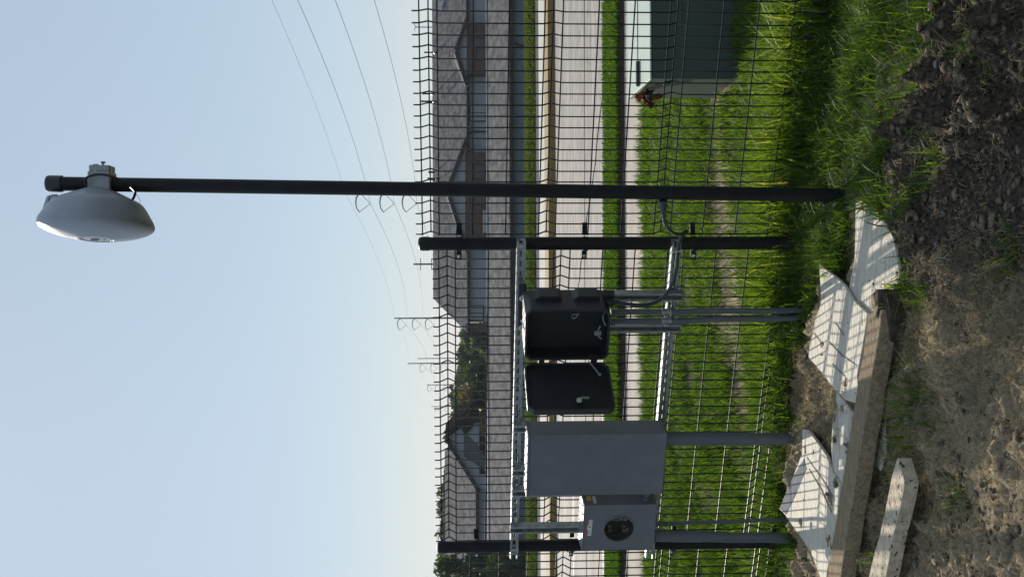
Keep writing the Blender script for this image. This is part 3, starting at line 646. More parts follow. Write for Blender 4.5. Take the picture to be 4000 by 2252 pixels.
# mounting ear bar on top with two screws
s_a = fs(2033, 1138, FD-.17)[0]; s_b = fs(2033, 1312, FD-.17)[0]; zE0 = dz1-.004; zE1 = ZT+.010
b = MB(); b.fbox(s_a, s_b, o1+.024, o1+.032, ZT-.028, ZT+.008); ear = b.build('mounting_plate', 'darkbox', t, bevel=.003)
for yy in (1166, 1280):
    sc_ = fs(2033, yy, o1+.034)[0]
    q = MB(); q.lathe([(0, .0135), (.002, .0135), (.0022, .006), (.006, .006)], F(sc_, o1+.0322, ZT-.008), fn, 20); q.build('washer', 'zinc', ear, smooth=True)
    q = MB(); q.box(F(sc_, o1+.039, ZT-.008), (.011, .002, .0025), (UP, fn, fd)); q.build('screw_slot', 'ink', ear)
for (xx) in (2115, 2317):                                     # hinges
    zz = fs(xx, 1410, FD-.01)[1]; b = MB(); b.fbox(d1-.004, d1+.022, FD-.014, FD-.002, zz-.014, zz+.014); b.build('hinge', 'darkbox', t, bevel=.002)
# door, swung towards the camera
hA = at(2225, 1425, F(d1, FD, 0).y+.012); dl = at(2225, 1608, 4.93+.0)
hA.z = 0; dl.z = 0; de = (dl-hA).normalized(); DW = (dl-hA).length; dn = Vector((de.y, -de.x, 0)); dn = dn if dn.y < 0 else -dn
def DP(a, o_, c): return hA+de*a+dn*o_+Vector((0, 0, c))
door = tray('door', 'darkbox', 'darkin', t, octo(0, DW, dz0-.001, dz1+.001, .026), octo(.010, DW-.010, dz0+.010, dz1-.010, .021), DP, -.018, .014, -.004, .010)
b = MB(); b.tube([DP(DW*.80, .004, dz0+.15), DP(DW*.84, .024, dz0+.155)], .012, 12); b.box(DP(DW*.80, .026, dz0+.128), (.014, .004, .036), (de, dn, UP)); b.build('latch', 'metal_dark', door, smooth=False, bevel=.001)
A_ = at(2299, 1409, F(d1, FD, 0).y-.01); B_ = at(2342, 1461, 5.04)
b = MB(); b.tube([A_, A_.lerp(B_, .15), A_.lerp(B_, .85), B_], .0035, 8); b.lathe([(0, .007), (.006, .007)], B_-dn*.003, dn, 10); b.build('stay_rod', 'bracket', door, smooth=True)
b = MB(); b.tube([at(2306,1404,5.06), at(2297,1402,5.05), at(2298,1392,5.06), at(2308,1386,5.08), at(2330,1388,5.1), at(2345,1384,5.1)], .0022, 6); b.build('stay_wire', 'rubber', t, smooth=True)
# cable loops inside
def at5(x, y, Y): return at(x, y, Y)
for pts, r_, m_ in (([(2262,1226),(2236,1228),(2234,1238),(2240,1244),(2252,1238),(2256,1230)], .003, 'bracket'), ([(2374,1216),(2362,1220),(2355,1233),(2356,1250),(2366,1271)], .003, 'bracket'), ([(2345,1272),(2336,1290),(2334,1305),(2340,1316),(2350,1322)], .003, 'bracket')):
    b = MB(); P_ = [at(x, y, 5.11+.01*(i%2)) for i, (x, y) in enumerate(pts)]; b.tube(P_, r_, 8); b.build('inner_cable', m_, body, smooth=True)
b = MB(); b.box(at(2335, 1300, 5.13), (.02, .01, .03), FAX); b.build('inner_bracket', 'bracket', body)
b = MB(); b.lathe([(-.035, .02), (0, .02), (.001, .024), (.012, .024)], F(fs(2390,1150,oB+.1)[0], oB+.1, dz0+.01), UP, 16); b.build('cable_gland', 'darkbox', t, smooth=True)
cg = fs(2395, 1181, oB+.14)
b = MB(); b.lathe([(-.045, .011), (-.02, .013), (-.018, .017), (.01, .017)], F(cg[0], oB+.14, dz0), UP, 16); b.build('cable_gland', 'rubber', t, smooth=True)
b = MB(); b.tube([at(2034,1250,5.17), at(2042,1262,5.16), at(2046,1280,5.15), at(2050,1290,5.14)], .003, 8); tag(b.build('cable_tie_tail', 'label_white', smooth=True), 'loose white tie end on the top edge of the dark enclosure', 'cable tie')

# ------------------------------------------------------------------ antenna pole
PY = 4.68
pA = at(185, 717, PY-.01); pB = at(3335, 763, PY); pB = pB+(pB-pA).normalized()*.2
t = thing('antenna_pole', ont(3335, 763), 'tall black pole carrying the white dish, rising well above the fence', 'pole')
b = MB(); b.tube([pA.lerp(pB, i/24) for i in range(25)], .0287, 32); b.build('shaft', 'black', t, smooth=True)
ax = (pA-pB).normalized()
b = MB(); b.lathe([(-.062, .0300), (-.062, .0335), (-.012, .0335), (-.004, .031), (0, .024), (.001, .006)], pA+ax*.004, ax, 32); b.build('cap', 'rubber', t, smooth=True)
# ------------------------------------------------------------------ dish antenna
DYc = PY-.01
neck = at(386, 737, DYc); al = R(7)
axd = Vector((-math.cos(al), -math.sin(al), .03)).normalized()
t = thing('dish_antenna', neck, 'white dish antenna clamped near the top of the tall black pole', 'antenna')
prof = [(-.004,.04),(0,.048),(.008,.066),(.018,.090),(.030,.118),(.042,.145),(.052,.168),(.060,.180),(.070,.190),(.084,.200),(.102,.2115),(.118,.2215),(.131,.2295),(.140,.2325),(.148,.2335),(.155,.2315),(.163,.224),(.172,.208),(.182,.182),(.191,.150),(.199,.110),(.204,.0735),(.2045,.072),(.2035,.0705),(.205,.04),(.2055,.006)]
prof = [(a_, r_*.955) for a_, r_ in prof]
b = MB(); b.lathe(prof, neck, axd, 72); b.build('radome', 'white', t, smooth=True)
wv = (UP-axd*axd.z).normalized(); uv = axd.cross(wv)
# rear visor at the top, cable housing at the bottom
def DL(a, w_, u_): return neck+axd*(a if a > .15 else a+.014)+wv*w_+uv*u_
b = MB(); b.hexa([DL(.020,.178,-.03),DL(.020,.178,.03),DL(.100,.188,.045),DL(.100,.188,-.045),DL(.026,.196,-.022),DL(.026,.196,.022),DL(.085,.2055,.035),DL(.085,.2055,-.035)]); b.hexa([DL(.018,.150,-.035),DL(.018,.150,.035),DL(.09,.150,.05),DL(.09,.150,-.05),DL(.0195,.1785,-.03),DL(.0195,.1785,.03),DL(.098,.1785,.045),DL(.098,.1785,-.045)]); b.build('visor', 'white', t, bevel=.006, seg=3)
b = MB(); b.hexa([DL(.022,-.05,-.05),DL(.022,-.05,.05),DL(.095,-.05,.07),DL(.095,-.05,-.07),DL(.034,-.152,-.035),DL(.034,-.152,.035),DL(.085,-.163,.05),DL(.085,-.163,-.05)]); b.build('cable_housing', 'white', t, bevel=.010, seg=3)
b = MB(); b.lathe([(.2050,.058),(.2066,.0572),(.2052,.0562)], neck, axd, 48, capped=False); b.build('badge_ring', 'white', t, smooth=True)
b = MB(); pts = [DL(.2058, .022, .012), DL(.2062, .0, .012)]+[DL(.2062, -.012*math.sin(a)-.0, .012*math.cos(a)) for a in [math.pi*i/8 for i in range(1, 8)]]+[DL(.2062, 0, -.012), DL(.2058, .016, -.012)]
b.tube(pts, .0022, 6); b.tube([DL(.2058, -.03, .004), DL(.2058, -.034, .004)], .002, 6); b.build('emblem', 'white', t, smooth=True)
# clamp around the pole
PC = pA.lerp(pB, (380-185)/3150.)
br_ax = (Vector((1,0,0)), Vector((0,1,0)), ax)
Lx = lambda yy: at(380, yy, PY-.05).x-PC.x
x0_, x1_ = Lx(743), Lx(668)
b = MB(); b.box(PC+Vector(((x0_+x1_)/2, -.0, 0)), (abs(x1_-x0_), .094, .088), br_ax); cl = b.build('pole_clamp', 'bracket', t, bevel=.005)
b = MB(); b.box(PC+Vector((x1_+.012, 0, 0)), (.026, .080, .082), br_ax); b.build('clamp_jaw', 'bracket', cl, bevel=.005)
for (xx, yy, ln) in ((374, 642, .0), (402, 632, .0)):
    Q = at(xx, 655, PY-.02); E = at(xx, yy, PY-.02); b = MB(); b.tube([Q+Vector((-.02,0,0)), E], .004, 10); b.lathe([(-.008, .005), (-.002, .0105), (.001, .0105)], E, (E-Q).normalized(), 14); b.build('knob_screw', 'bracket', cl, smooth=True)
for (xx, yy, r_) in ((383, 701, .011), (372, 671, .006), (400, 724, .006)):
    b = MB(); b.lathe([(0, r_), (.004, r_), (.006, r_*.55)], at(xx, yy, PY-.0472), Vector((0,-1,0)), 14); b.build('bolt', 'zinc', cl, smooth=True)
for (xx, yy) in ((325, 716), (429, 671)):
    b = MB(); b.box(at(xx, yy, PY-.03), (.012, .012, .012)); b.build('side_nut', 'zinc', cl, bevel=.002)
b = MB(); b.fbox(0,0.001,0,0.001,0,0.001) if False else None
b = MB(); b.tube(smoothpath([at(x, y, Y_) for x, y, Y_ in ((338,722,4.60),(331,705,4.595),(345,690,4.59),(380,681,4.585),(420,684,4.585),(460,698,4.59),(495,716,4.60),(520,738,4.62),(528,752,4.64),(524,768,4.65),(516,782,4.655))]), .0052, 10)
cb = b.build('antenna_cable', 'rubber', smooth=True); tag(cb, 'short black cable looping over the dish clamp down to the dish housing', 'cable')
b = MB(); b.tube([at(x, y, 4.64) for x, y in ((528,752),(540,768),(548,785),(545,797),(536,799),(530,794))], .0009, 5); tag(b.build('tie_wire', 'rubber', smooth=True), 'hair-thin loose wire hanging below the dish cable', 'wire')
# ------------------------------------------------------------------ cable from pole to enclosure
t = thing('armoured_cable', at(2590, 790, 4.68), 'blue grey cable running from the tall pole over the lower channel into the dark enclosure', 'cable')
cpts = [at(x, y, Y_) for x, y, Y_ in ((2589,790,4.68),(2591,830,4.70),(2596,862,4.76),(2610,892,4.86),(2637,912,4.97),(2662,913,5.03),(2676,903,5.06),(2680,905,5.07),(2664,925,5.07),(2652,955,5.07),(2647,1000,5.08),(2640,1060,5.10),(2622,1115,5.12),(2598,1152,5.12),(2560,1180,5.11),(2510,1191,5.10),(2455,1187,5.09),(2400,1181,5.085))]
b = MB(); b.tube(smoothpath(cpts), .0082, 12); b.build('sheath', 'cable', t, smooth=True)
b = MB(); A_ = at(2589, 782, 4.68); b.lathe([(0, .017), (.004, .018), (.006, .0175), (.03, .0165), (.032, .013), (.05, .012)], A_, (cpts[1]-cpts[0]).normalized(), 20); b.build('gland_nut', 'cable', t, smooth=True)
b = MB(); q0 = at(2628, 985, 5.045); q1 = at(2662, 980, 5.045); b.tube([q0+Vector((0,.04,0)), q0, q1, q1+Vector((0,.04,0))], .0015, 6); tag(b.build('cable_tie', 'label_white', smooth=True), 'thin pale tie holding the cable to the lower channel', 'cable tie')

# ------------------------------------------------------------------ boards and lumber
def slab(name, pts, lift, th, m, label, cat, group=None, wob=0):
    b = MB(); P_ = []
    for i, q in enumerate(pts):
        l = lift if len(q) == 2 else q[2]; P_.append(ont(q[0], q[1], l))
    # dense outline so that the edge looks broken, not ruled
    D = []
    rr = random.Random(len(pts)*13+int(pts[0][0]))
    for i in range(len(P_)):
        a_, c_ = P_[i], P_[(i+1) % len(P_)]; n = max(1, int((c_-a_).length/.05))
        for j in range(n):
            q = a_.lerp(c_, j/n)
            if j: q = q+Vector((rr.uniform(-1, 1), rr.uniform(-1, 1), 0))*wob
            D.append(q)
    b.prism(D, (0, 0, -th)); return tag(b.build(name, m, bevel=.0015), label, cat, group)
G = 'torn white boards on the soil'
slab('white_board', [(3343,770),(3380,794),(3421,823),(3450,856),(3471,890),(3492,939),(3500,993),(3512,1055),(3508,1138),(3498,1260),(3440,1330),(3400,1290),(3334,1174),(3314,1133),(3337,1014),(3341,906)], .045, .012, 'board', 'pointed white board lying right at the foot of the tall pole', 'board', G, .003)
slab('white_board', [(3531,997),(3545,1043),(3543,1096),(3533,1183),(3514,1257),(3505,1225),(3495,1240),(3508,1180),(3514,1060)], .022, .008, 'board', 'narrow white splinter of board along the outer edge of the pointed board', 'board', G, .002)
slab('white_board', [(3198,1028),(3256,1076),(3297,1113),(3334,1174),(3388,1224),(3372,1330),(3355,1423),(3347,1464),(3350,1500),(3345,1575),(3300,1560),(3268,1526),(3156,1390),(3177,1282),(3185,1245),(3206,1183),(3206,1133)], .062, .012, 'board', 'large white board in the middle with wire shadows, at the feet of the slim conduits', 'board', G, .003)
slab('white_board', [(3268,1530),(3300,1565),(3332,1612),(3345,1660),(3330,1760),(3300,1900),(3284,1885),(3262,1850),(3250,1800),(3246,1733),(3252,1640)], .050, .012, 'board', 'narrow white board between the middle board and the left one, against the long beam', 'board', G, .003)
slab('white_board', [(3134,1675),(3157,1679),(3190,1725),(3228,1779),(3253,1845),(3284,1891),(3275,1961),(3270,2015),(3260,2065),(3246,2140),(3228,2247),(3222,2300),(3166,2152),(3070,2013),(3043,1986),(3099,1857),(3132,1774)], .058, .014, 'board', 'large white board at the feet of the two thick conduits, with a grey laminated border', 'board', G, .003)
lb_ = slab('laminate_strip', [(3099,1857),(3140,1790),(3150,1830),(3072,2008),(3045,1984)], .0595, .001, 'laminate', None, None)
lb_.parent = [o for o in COL.objects if o.get('label','').startswith('large white board at the feet of the two thick')][0]
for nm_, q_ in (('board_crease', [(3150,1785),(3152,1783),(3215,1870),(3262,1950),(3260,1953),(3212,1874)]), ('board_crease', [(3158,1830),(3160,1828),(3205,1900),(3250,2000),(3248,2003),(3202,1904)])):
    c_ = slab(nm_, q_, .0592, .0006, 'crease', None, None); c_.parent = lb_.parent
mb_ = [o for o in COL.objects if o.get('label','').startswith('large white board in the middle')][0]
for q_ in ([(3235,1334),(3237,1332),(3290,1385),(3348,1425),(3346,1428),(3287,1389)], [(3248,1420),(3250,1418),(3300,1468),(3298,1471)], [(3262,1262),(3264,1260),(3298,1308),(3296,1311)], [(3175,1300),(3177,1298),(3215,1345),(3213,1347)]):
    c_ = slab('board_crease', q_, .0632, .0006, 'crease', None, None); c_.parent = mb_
slab('white_splinter', [(3466,1415),(3462,1450),(3472,1520),(3475,1557),(3470,1600),(3467,1634),(3459,1620),(3455,1700),(3462,1760),(3452,1790),(3446,1700),(3441,1600),(3443,1500),(3452,1440)], .030, .006, 'board', 'long thin white splinter lying on the soil below the long beam', 'board', G, .001)
slab('white_splinter', [(3414,1700),(3444,1715),(3455,1745),(3446,1820),(3437,1837),(3402,1780)], .028, .006, 'board', 'pale triangular chip of board below the long beam', 'board', G, .001)
def beam(name, tl, tr, drop, lift, m, label, cat, th=None):
    b = MB(); n = 16; vs = []
    rr = random.Random(5)
    for i in range(n+1):
        f = i/n; a_ = ont(*[tl[0][k]*(1-f)+tl[1][k]*f for k in (0,1)], lift); c_ = ont(*[tr[0][k]*(1-f)+tr[1][k]*f for k in (0,1)], lift)
        j = lambda: Vector((rr.uniform(-.0025,.0025), rr.uniform(-.0025,.0025), rr.uniform(-.002,.002)))
        a_ += j(); c_ += j(); vs += [a_, c_, c_-UP*drop+j(), a_-UP*drop+j()]
    fc = [(i*4+k, i*4+(k+1)%4, i*4+4+(k+1)%4, i*4+4+k) for i in range(n) for k in range(4)]+[(0,1,2,3), (n*4+3,n*4+2,n*4+1,n*4)]
    b.add(vs, fc); return tag(b.build(name, m, bevel=.003), label, cat)
beam('lumber_beam', [(3394,1228),(3190,2500)], [(3446,1210),(3242,2520)], .062, .115, 'lumber', 'long weathered timber beam lying across the white boards', 'timber beam')
slab('rotten_wood', [(3408,1146,.135),(3428,1128,.14),(3452,1132,.12),(3468,1170,.11),(3482,1235,.09),(3488,1290,.07),(3470,1400,.06),(3440,1500,.06),(3432,1440,.07),(3436,1300,.09),(3428,1230,.12)], .1, .05, 'rot', 'dark rotten chunk of wood at the broken end of the long beam', 'wood', None, .004)
slab('rotten_wood', [(3402,1150,.128),(3424,1148,.128),(3428,1200,.128),(3418,1240,.122),(3406,1200,.12)], .1, .03, 'lumber', 'small split block resting on the broken end of the long beam', 'wood', None, .002)
slab('lumber_plank', [(3505,1787),(3519,1830),(3534,1882),(3526,1932),(3512,2000),(3497,2056),(3480,2139),(3459,2252),(3440,2350),(3385,2300),(3399,2226),(3418,2148),(3438,2085),(3468,1940),(3484,1857)], .10, .05, 'plank', 'shorter pale broken plank lying apart on the dark soil', 'plank', None, .003)

# ------------------------------------------------------------------ green utility box behind the fence
t = thing('utility_box', (1.75, 6.83, 0), 'low green utility box behind the right end of the fence', 'utility box')
x0, x1, y0, y1, zt = 1.184, 2.5, 6.49, 7.17, .51
b = MB(); b.box(((x0+x1)/2, (y0+y1)/2+.002, .2075), (x1-x0-.008, y1-y0-.008, .575)); b.build('base', 'green', t, bevel=.012, seg=3)
b = MB(); b.add([(x0-.004,y0-.004,.4965),(x1,y0-.004,.4965),(x1,y1,.4965),(x0-.004,y1,.4965),(x0-.004,y0-.004,zt-.003),(x1,y0-.004,zt-.003),(x1,y1,zt+.02),(x0-.004,y1,zt+.02)], [(3,2,1,0),(4,5,6,7),(0,1,5,4),(1,2,6,5),(2,3,7,6),(3,0,4,7)]); b.build('lid', 'greenlid', t, bevel=.004, seg=3)
b = MB(); b.box((1.27, 6.80, zt+.018), (.15, .03, .018)); b.build('lid_handle', 'rubber', t, bevel=.003)
b = MB(); b.box(((x0+x1)/2, 6.84, zt+.0105), (x1-x0-.05, .008, .004)); b.build('lid_seam', 'green', t)
b = MB(); b.box((x0+.000, 6.60, .385), (.02, .04, .03)); b.box((x0-.002, 6.615, .40), (.020, .014, .016)); b.build('hasp', 'rubber', t, bevel=.002)
b = MB(); b.tube([(x0+.3, y0-.002, .33), (x1-.1, y0-.002, .33)], .004, 6); b.build('panel_seam', 'green', t)
# dead leaves hooked on the corner
def leafcloud(name, C_, n, size, spread, m, parent=None, aspect=2.2, axis_=None):
    b = MB(); ti = []
    for i in range(n):
        c = Vector(C_)+Vector((random.gauss(0, spread[0]), random.gauss(0, spread[1]), random.gauss(0, spread[2])))
        d = Vector((random.gauss(0,1), random.gauss(0,1), random.gauss(0,1) if axis_ is None else random.gauss(axis_, .4))).normalized(); q = d.cross(Vector((random.gauss(0,1),)*3)+Vector((.3,.1,.7))).normalized()
        L = size*random.uniform(.6, 1.3); w = L/aspect/2; nn = d.cross(q)
        b.add([c-d*L/2, c-q*w*.8+nn*w*.4, c+q*w*.8+nn*w*.4, c+d*L*.15-q*w+nn*w*.6, c+d*L*.15+q*w+nn*w*.6, c+d*L/2-nn*w*.4], [(0,1,2),(1,3,4,2),(3,5,4)]); ti += [random.random()]*6
    o = b.build(name, m, parent, smooth=True); a = o.data.attributes.new('tint', 'FLOAT', 'POINT')
    if len(ti) == len(o.data.vertices): a.data.foreach_set('value', np.array(ti, np.float32))
    return o
dc = at(2532, 388, 6.86)
t2 = thing('dead_leaf_bunch', dc, 'bunch of dark withered leaves caught on the green box edge', 'dead plant')
leafcloud('leaves', dc+Vector((.0,0,-.0)), 26, .075, (.018, .02, .028), 'leaf_dead', t2, 1.9)
leafcloud('dry_stalks', at(2494, 385, 6.95), 30, .05, (.02, .03, .008), 'straw', t2, 9)
b = MB(); b.tube([at(2745, 468, 7.0), at(2770, 435, 6.9), at(2789, 403, 6.75)], [.003, .004, .003], 6); tag(b.build('bent_stick', 'straw', smooth=True), 'thin pale stick leaning on the green box side near the ground', 'stick')

# ------------------------------------------------------------------ buildings
def W(x, y, Y): return at(x, y, Y)
def vplane(pts, Y, th, name, m, par, Yf=None):
    b = MB(); b.prism([W(x, y, Y) for x, y in pts], (0, th, 0)); return b.build(name, m, par)
# garage row
t = thing('garage_row', (0, 60, -4.5), 'long low building with grey shingled roof and blue siding behind the grassy hump', 'building')
eL, eR = W(1990, 2600, 60), W(1990, -400, 60); zE = W(1992, 1100, 60).z; zR = W(1907, 1100, 63.5).z; XL, XR = -26, 26
b = MB(); b.hexa([(XL,59.6,zE-.05),(XR,59.6,zE-.05),(XR,63.5,zR-.05),(XL,63.5,zR-.05),(XL,59.6,zE+.03),(XR,59.6,zE+.03),(XR,63.5,zR+.03),(XL,63.5,zR+.03)]); b.hexa([(XL,63.505,zR-.05),(XR,63.505,zR-.05),(XR,67.4,zE-.05),(XL,67.4,zE-.05),(XL,63.505,zR+.03),(XR,63.505,zR+.03),(XR,67.4,zE+.03),(XL,67.4,zE+.03)]); b.build('roof', 'shingle', t)
b = MB(); b.box((0, 59.5, zE-.09), (XR-XL, .16, .14)); b.build('gutter', 'fascia', t)
b = MB(); b.box((0, 63.5, zR+.055), (XR-XL, .16, .04)); b.build('ridge_cap', 'trimw', t)
b = MB(); b.box((0, 63.5, (zE-6.1)/2-.1), (XR-XL-1, 7.2, 6.1+zE)); b.build('wall', 'siding_blue', t)
for y in (178, 1500):
    b = MB(); b.tube([W(2012, y-14, 59.7), W(2022, y, 59.75), W(2060, y+2, 59.8)], .06, 6); b.build('downspout', 'fascia', t)
# townhouse row
t = thing('townhouse_row', (5, 76, -5), 'long grey townhouse row with brick gables behind the low building, ending in a hipped roof', 'building')
YT = 75.0; YR = 80.5
zr = W(1690, 600, YR).z; ze = W(1823, 600, YT-.5).z
xl_r = W(1692, 1165, YR).x; xl_e = W(1823, 1300, YT-.5).x; XR = 32
b = MB(); b.add([(xl_e,YT-.5,ze),(XR,YT-.5,ze),(XR,YR,zr),(xl_r,YR,zr),(xl_e,2*YR-YT+.5,ze),(XR,2*YR-YT+.5,ze)], [(0,1,2,3),(3,2,5,4),(0,3,4),(1,5,2),(0,4,5,1)]); rf = b.build('roof', 'shingle', t)
b = MB(); b.box(((xl_e+XR)/2, YT-.55, ze-.09), (XR-xl_e, .12, .16)); b.build('fascia', 'fascia', t)
b = MB(); b.box(((xl_e+.5+XR)/2, YR, (ze-6)/2), (XR-xl_e-.9, 2*(YR-YT), 6+ze-.1)); b.build('wall', 'siding', t)
def gable(peak, l, r, lab, brick, wins):
    # peak,(x,y) l: left foot pixel, r: right foot pixel (image y smaller)
    Yg = YT-.9
    P_ = [W(*peak, Yg), W(*l, Yg), W(*r, Yg)]
    b = MB(); b.prism(P_, (0, 5.5, 0)); g = b.build('gable_wall', 'siding', t)
    for q in (P_[1], P_[2]):
        e = (P_[0]-q).normalized(); n_ = Vector((-e.z, 0, e.x)); n_ = n_ if n_.z > 0 else -n_
        b = MB(); b.hexa([q-e*.3+Vector((0,-.35,0)), P_[0]+Vector((0,-.35,0)), P_[0]+Vector((0,5.5,0)), q-e*.3+Vector((0,5.5,0)), q-e*.3+n_*.2+Vector((0,-.35,0)), P_[0]+n_*.2+Vector((0,-.35,0)), P_[0]+n_*.2+Vector((0,5.5,0)), q-e*.3+n_*.2+Vector((0,5.5,0))]); b.build('gable_roof', 'shingle', g)
        b = MB(); b.hexa([q-e*.3-n_*.06+Vector((0,-.42,0)), P_[0]-n_*.06+Vector((0,-.42,0)), P_[0]-n_*.06+Vector((0,-.352,0)), q-e*.3-n_*.06+Vector((0,-.352,0)), q-e*.3+n_*.14+Vector((0,-.42,0)), P_[0]+n_*.14+Vector((0,-.42,0)), P_[0]+n_*.14+Vector((0,-.352,0)), q-e*.3+n_*.14+Vector((0,-.352,0))]); b.build('rake_board', 'fascia', g)
    vplane(brick, Yg-.02, 1.2, 'brick_bay', 'brick', t)
    for w_ in wins:
        wn = vplane(w_, Yg-.10, .06, 'window', 'fascia', t); cx = sum(p[0] for p in w_)/4; cy = sum(p[1] for p in w_)/4
        vplane([(cx+(p[0]-cx)*.86, cy+(p[1]-cy)*.86) for p in w_], Yg-.13, .02, 'pane', 'glassd', wn)
R4 = lambda x0, x1, y0, y1: [(x0,y0),(x1,y0),(x1,y1),(x0,y1)]
gable((1785, 203), (1823, 318), (1823, 95), '', R4(1823, 1912, 95, 290), [R4(1845, 1900, 150, 182), R4(1862, 1902, 188, 232)])
gable((1752, 745), (1823, 965), (1823, 556), '', R4(1817, 1912, 595, 955), [R4(1850, 1898, 640, 700), R4(1850, 1900, 720, 800)])
vplane(R4(1818, 1912, 1262, 1296), YT-.3, .6, 'brick_bay', 'brick', t)
for w_ in (R4(1837, 1897, 411, 471), R4(1832, 1886, 1195, 1248)):
    fr = vplane([(w_[0][0]-3,w_[0][1]-3),(w_[1][0]+3,w_[1][1]-3),(w_[2][0]+3,w_[2][1]+3),(w_[3][0]-3,w_[3][1]+3)], YT-.12, .1, 'window', 'fascia', t)
    my = (w_[0][1]+w_[2][1])/2
    for (a0, a1) in ((w_[0][1], my-1.5), (my+1.5, w_[2][1])): vplane(R4(w_[0][0], w_[1][0], a0, a1), YT-.15, .02, 'pane', 'glass' , fr)
for y in (515, 945):
    b = MB(); b.tube([W(1835, y+6, YT-.3), W(1846, y-1, YT-.12), W(1900, y-1, YT-.12)], .06, 6); b.build('downspout', 'fascia', t)
for y in range(640, 800, 9):
    pass
b = MB()
for i in range(20): b.box(W(1895, 825+i*4.2, YT-1.3), (.03, .03, .22))
b.box(W(1888, 865, YT-1.3), (1.5, .05, .04)); b.build('balcony_rail', 'trimw', t)
# vents and aerials on the roofs
def vent(x, y, Y, hgt, label, r=.07):
    p = W(x, y, Y); tt = thing('roof_vent', p-UP*hgt, label, 'roof vent', 'vent pipes on the roofs')
    b = MB(); b.lathe([(-.25, r), (hgt, r), (hgt+.01, r*1.3), (hgt+.08, r*1.3)], p-UP*hgt, UP, 10); b.build('pipe', 'fascia', tt, smooth=True)
    b = MB(); b.lathe([(0, r*2.2), (.04, r*1.2)], p-UP*hgt+UP*.0, UP, 10); b.build('flashing', 'galv', tt)
vent(1655, 366, 80, .55, 'vent pipe on the townhouse ridge, right one of the near pair', .06)
vent(1650, 396, 79.3, .75, 'vent pipe on the townhouse ridge, left one of the near pair', .06)
vent(1662, 205, 79.5, .6, 'vent pipe on the ridge above the right brick gable', .05)
vent(1678, 672, 80, .45, 'short vent pipe just right of the tall pole', .07)
vent(1675, 698, 79, .5, 'short vent pipe hard beside the tall pole', .07)
def satdish(x, y, Y, label):
    p = W(x, y, Y); tt = thing('satellite_dish', p, label, 'satellite dish', 'roof aerials')
    b = MB(); b.lathe([(0, .34), (.03, .30), (.07, .18), (.08, .02)], p, Vector((.3, .9, -.2)), 20, capped=False); b.build('reflector', 'trimw', tt, smooth=True)
    b = MB(); b.tube([p, p-UP*.5], .03, 6); b.tube([p-UP*.1, p+Vector((-.15,-.4,0))], .02, 5); b.build('mast', 'pole', tt)
satdish(1725, 25, 78.5, 'small satellite dish on the townhouse roof at the right picture edge')
satdish(1780, 905, 76.3, 'small pale satellite dish on the roof beside the short middle post')
# left house
t = thing('left_house', (-12, 76, -5), 'grey roofed house with a broad blue sided gable, behind the big grey cabinet', 'building')
YH = 74.0
zr2 = W(1738, 2000, YH+6).z; ze2 = W(1860, 2000, YH).z; xa = W(1738, 1752, YH+6).x; xb = -30
b = MB(); b.add([(xa,YH,ze2),(xb,YH,ze2),(xb,YH+6,zr2),(xa,YH+6,zr2),(xa,YH+12,ze2),(xb,YH+12,ze2)], [(0,1,2,3),(3,2,5,4),(0,3,4),(1,5,2),(0,4,5,1)]); b.build('roof', 'shingle', t)
b = MB(); b.box(((xa+xb)/2, YH-.05, ze2-.08), (abs(xb-xa), .12, .2)); b.build('fascia', 'fascia', t)
b = MB(); b.box(((xa+xb)/2-.1, YH+6, (ze2-6)/2), (abs(xb-xa)-.6, 11.2, 6+ze2-.1)); b.build('wall', 'siding', t)
Yg = YH-1.5
pk, lf, rt = W(1748, 1706, Yg), W(1872, 1905, Yg), W(1862, 1568, Yg)
b = MB(); b.prism([pk, lf, W(1915, 1905, Yg), W(1915, 1650, Yg), W(1830, 1650, Yg)], (0, 6, 0)); b.build('gable_wall', 'siding_pale', t)
for q, m_ in ((lf, 'fascia'), (rt, 'brown')):
    e = (pk-q).normalized(); n_ = Vector((-e.z, 0, e.x)); n_ = n_ if n_.z > 0 else -n_
    b = MB(); b.hexa([q-e*.1+Vector((0,-.5,0)), pk+Vector((0,-.5,0)), pk+Vector((0,6,0)), q-e*.1+Vector((0,6,0)), q-e*.1+n_*.2+Vector((0,-.5,0)), pk+n_*.2+Vector((0,-.5,0)), pk+n_*.2+Vector((0,6,0)), q-e*.1+n_*.2+Vector((0,6,0))]); b.build('gable_roof', m_, t)
vplane([(1802,1672),(1830,1640),(1872,1600),(1872,1625),(1840,1672),(1815,1700)], Yg-.4, .3, 'porch_rafter', 'brown', t)
vplane([(1822,1695),(1865,1655),(1865,1725)], Yg-.06, .05, 'porch_gable', 'siding_pale', t)
vplane([(1812,1700),(1822,1695),(1870,1745),(1900,1790),(1900,1840),(1812,1780)], Yg-.10, .08, 'shed_roof', 'wallc', t)
vplane(R4(1872, 1910, 1640, 1850), Yg-.05, .04, 'porch_wall', 'brown', t)
vplane(R4(1880, 1905, 1905, 1960), YH-.2, .1, 'garage_door', 'siding_blue', t)
b = MB(); b.tube([W(1872, 1600, Yg), W(1872, 1628, Yg)], .05, 6); b.build('porch_lamp', 'trimw', t)
for (x, y, lb) in ((1800, 2072, 'thin white vent pole on the left house roof, beside the meter post'), (1745, 2195, 'slim white vent pipe high on the left house roof'), (1752, 2172, 'second slim vent pipe high on the left house roof')):
    vent(x, y, 77, .35, lb, .05)

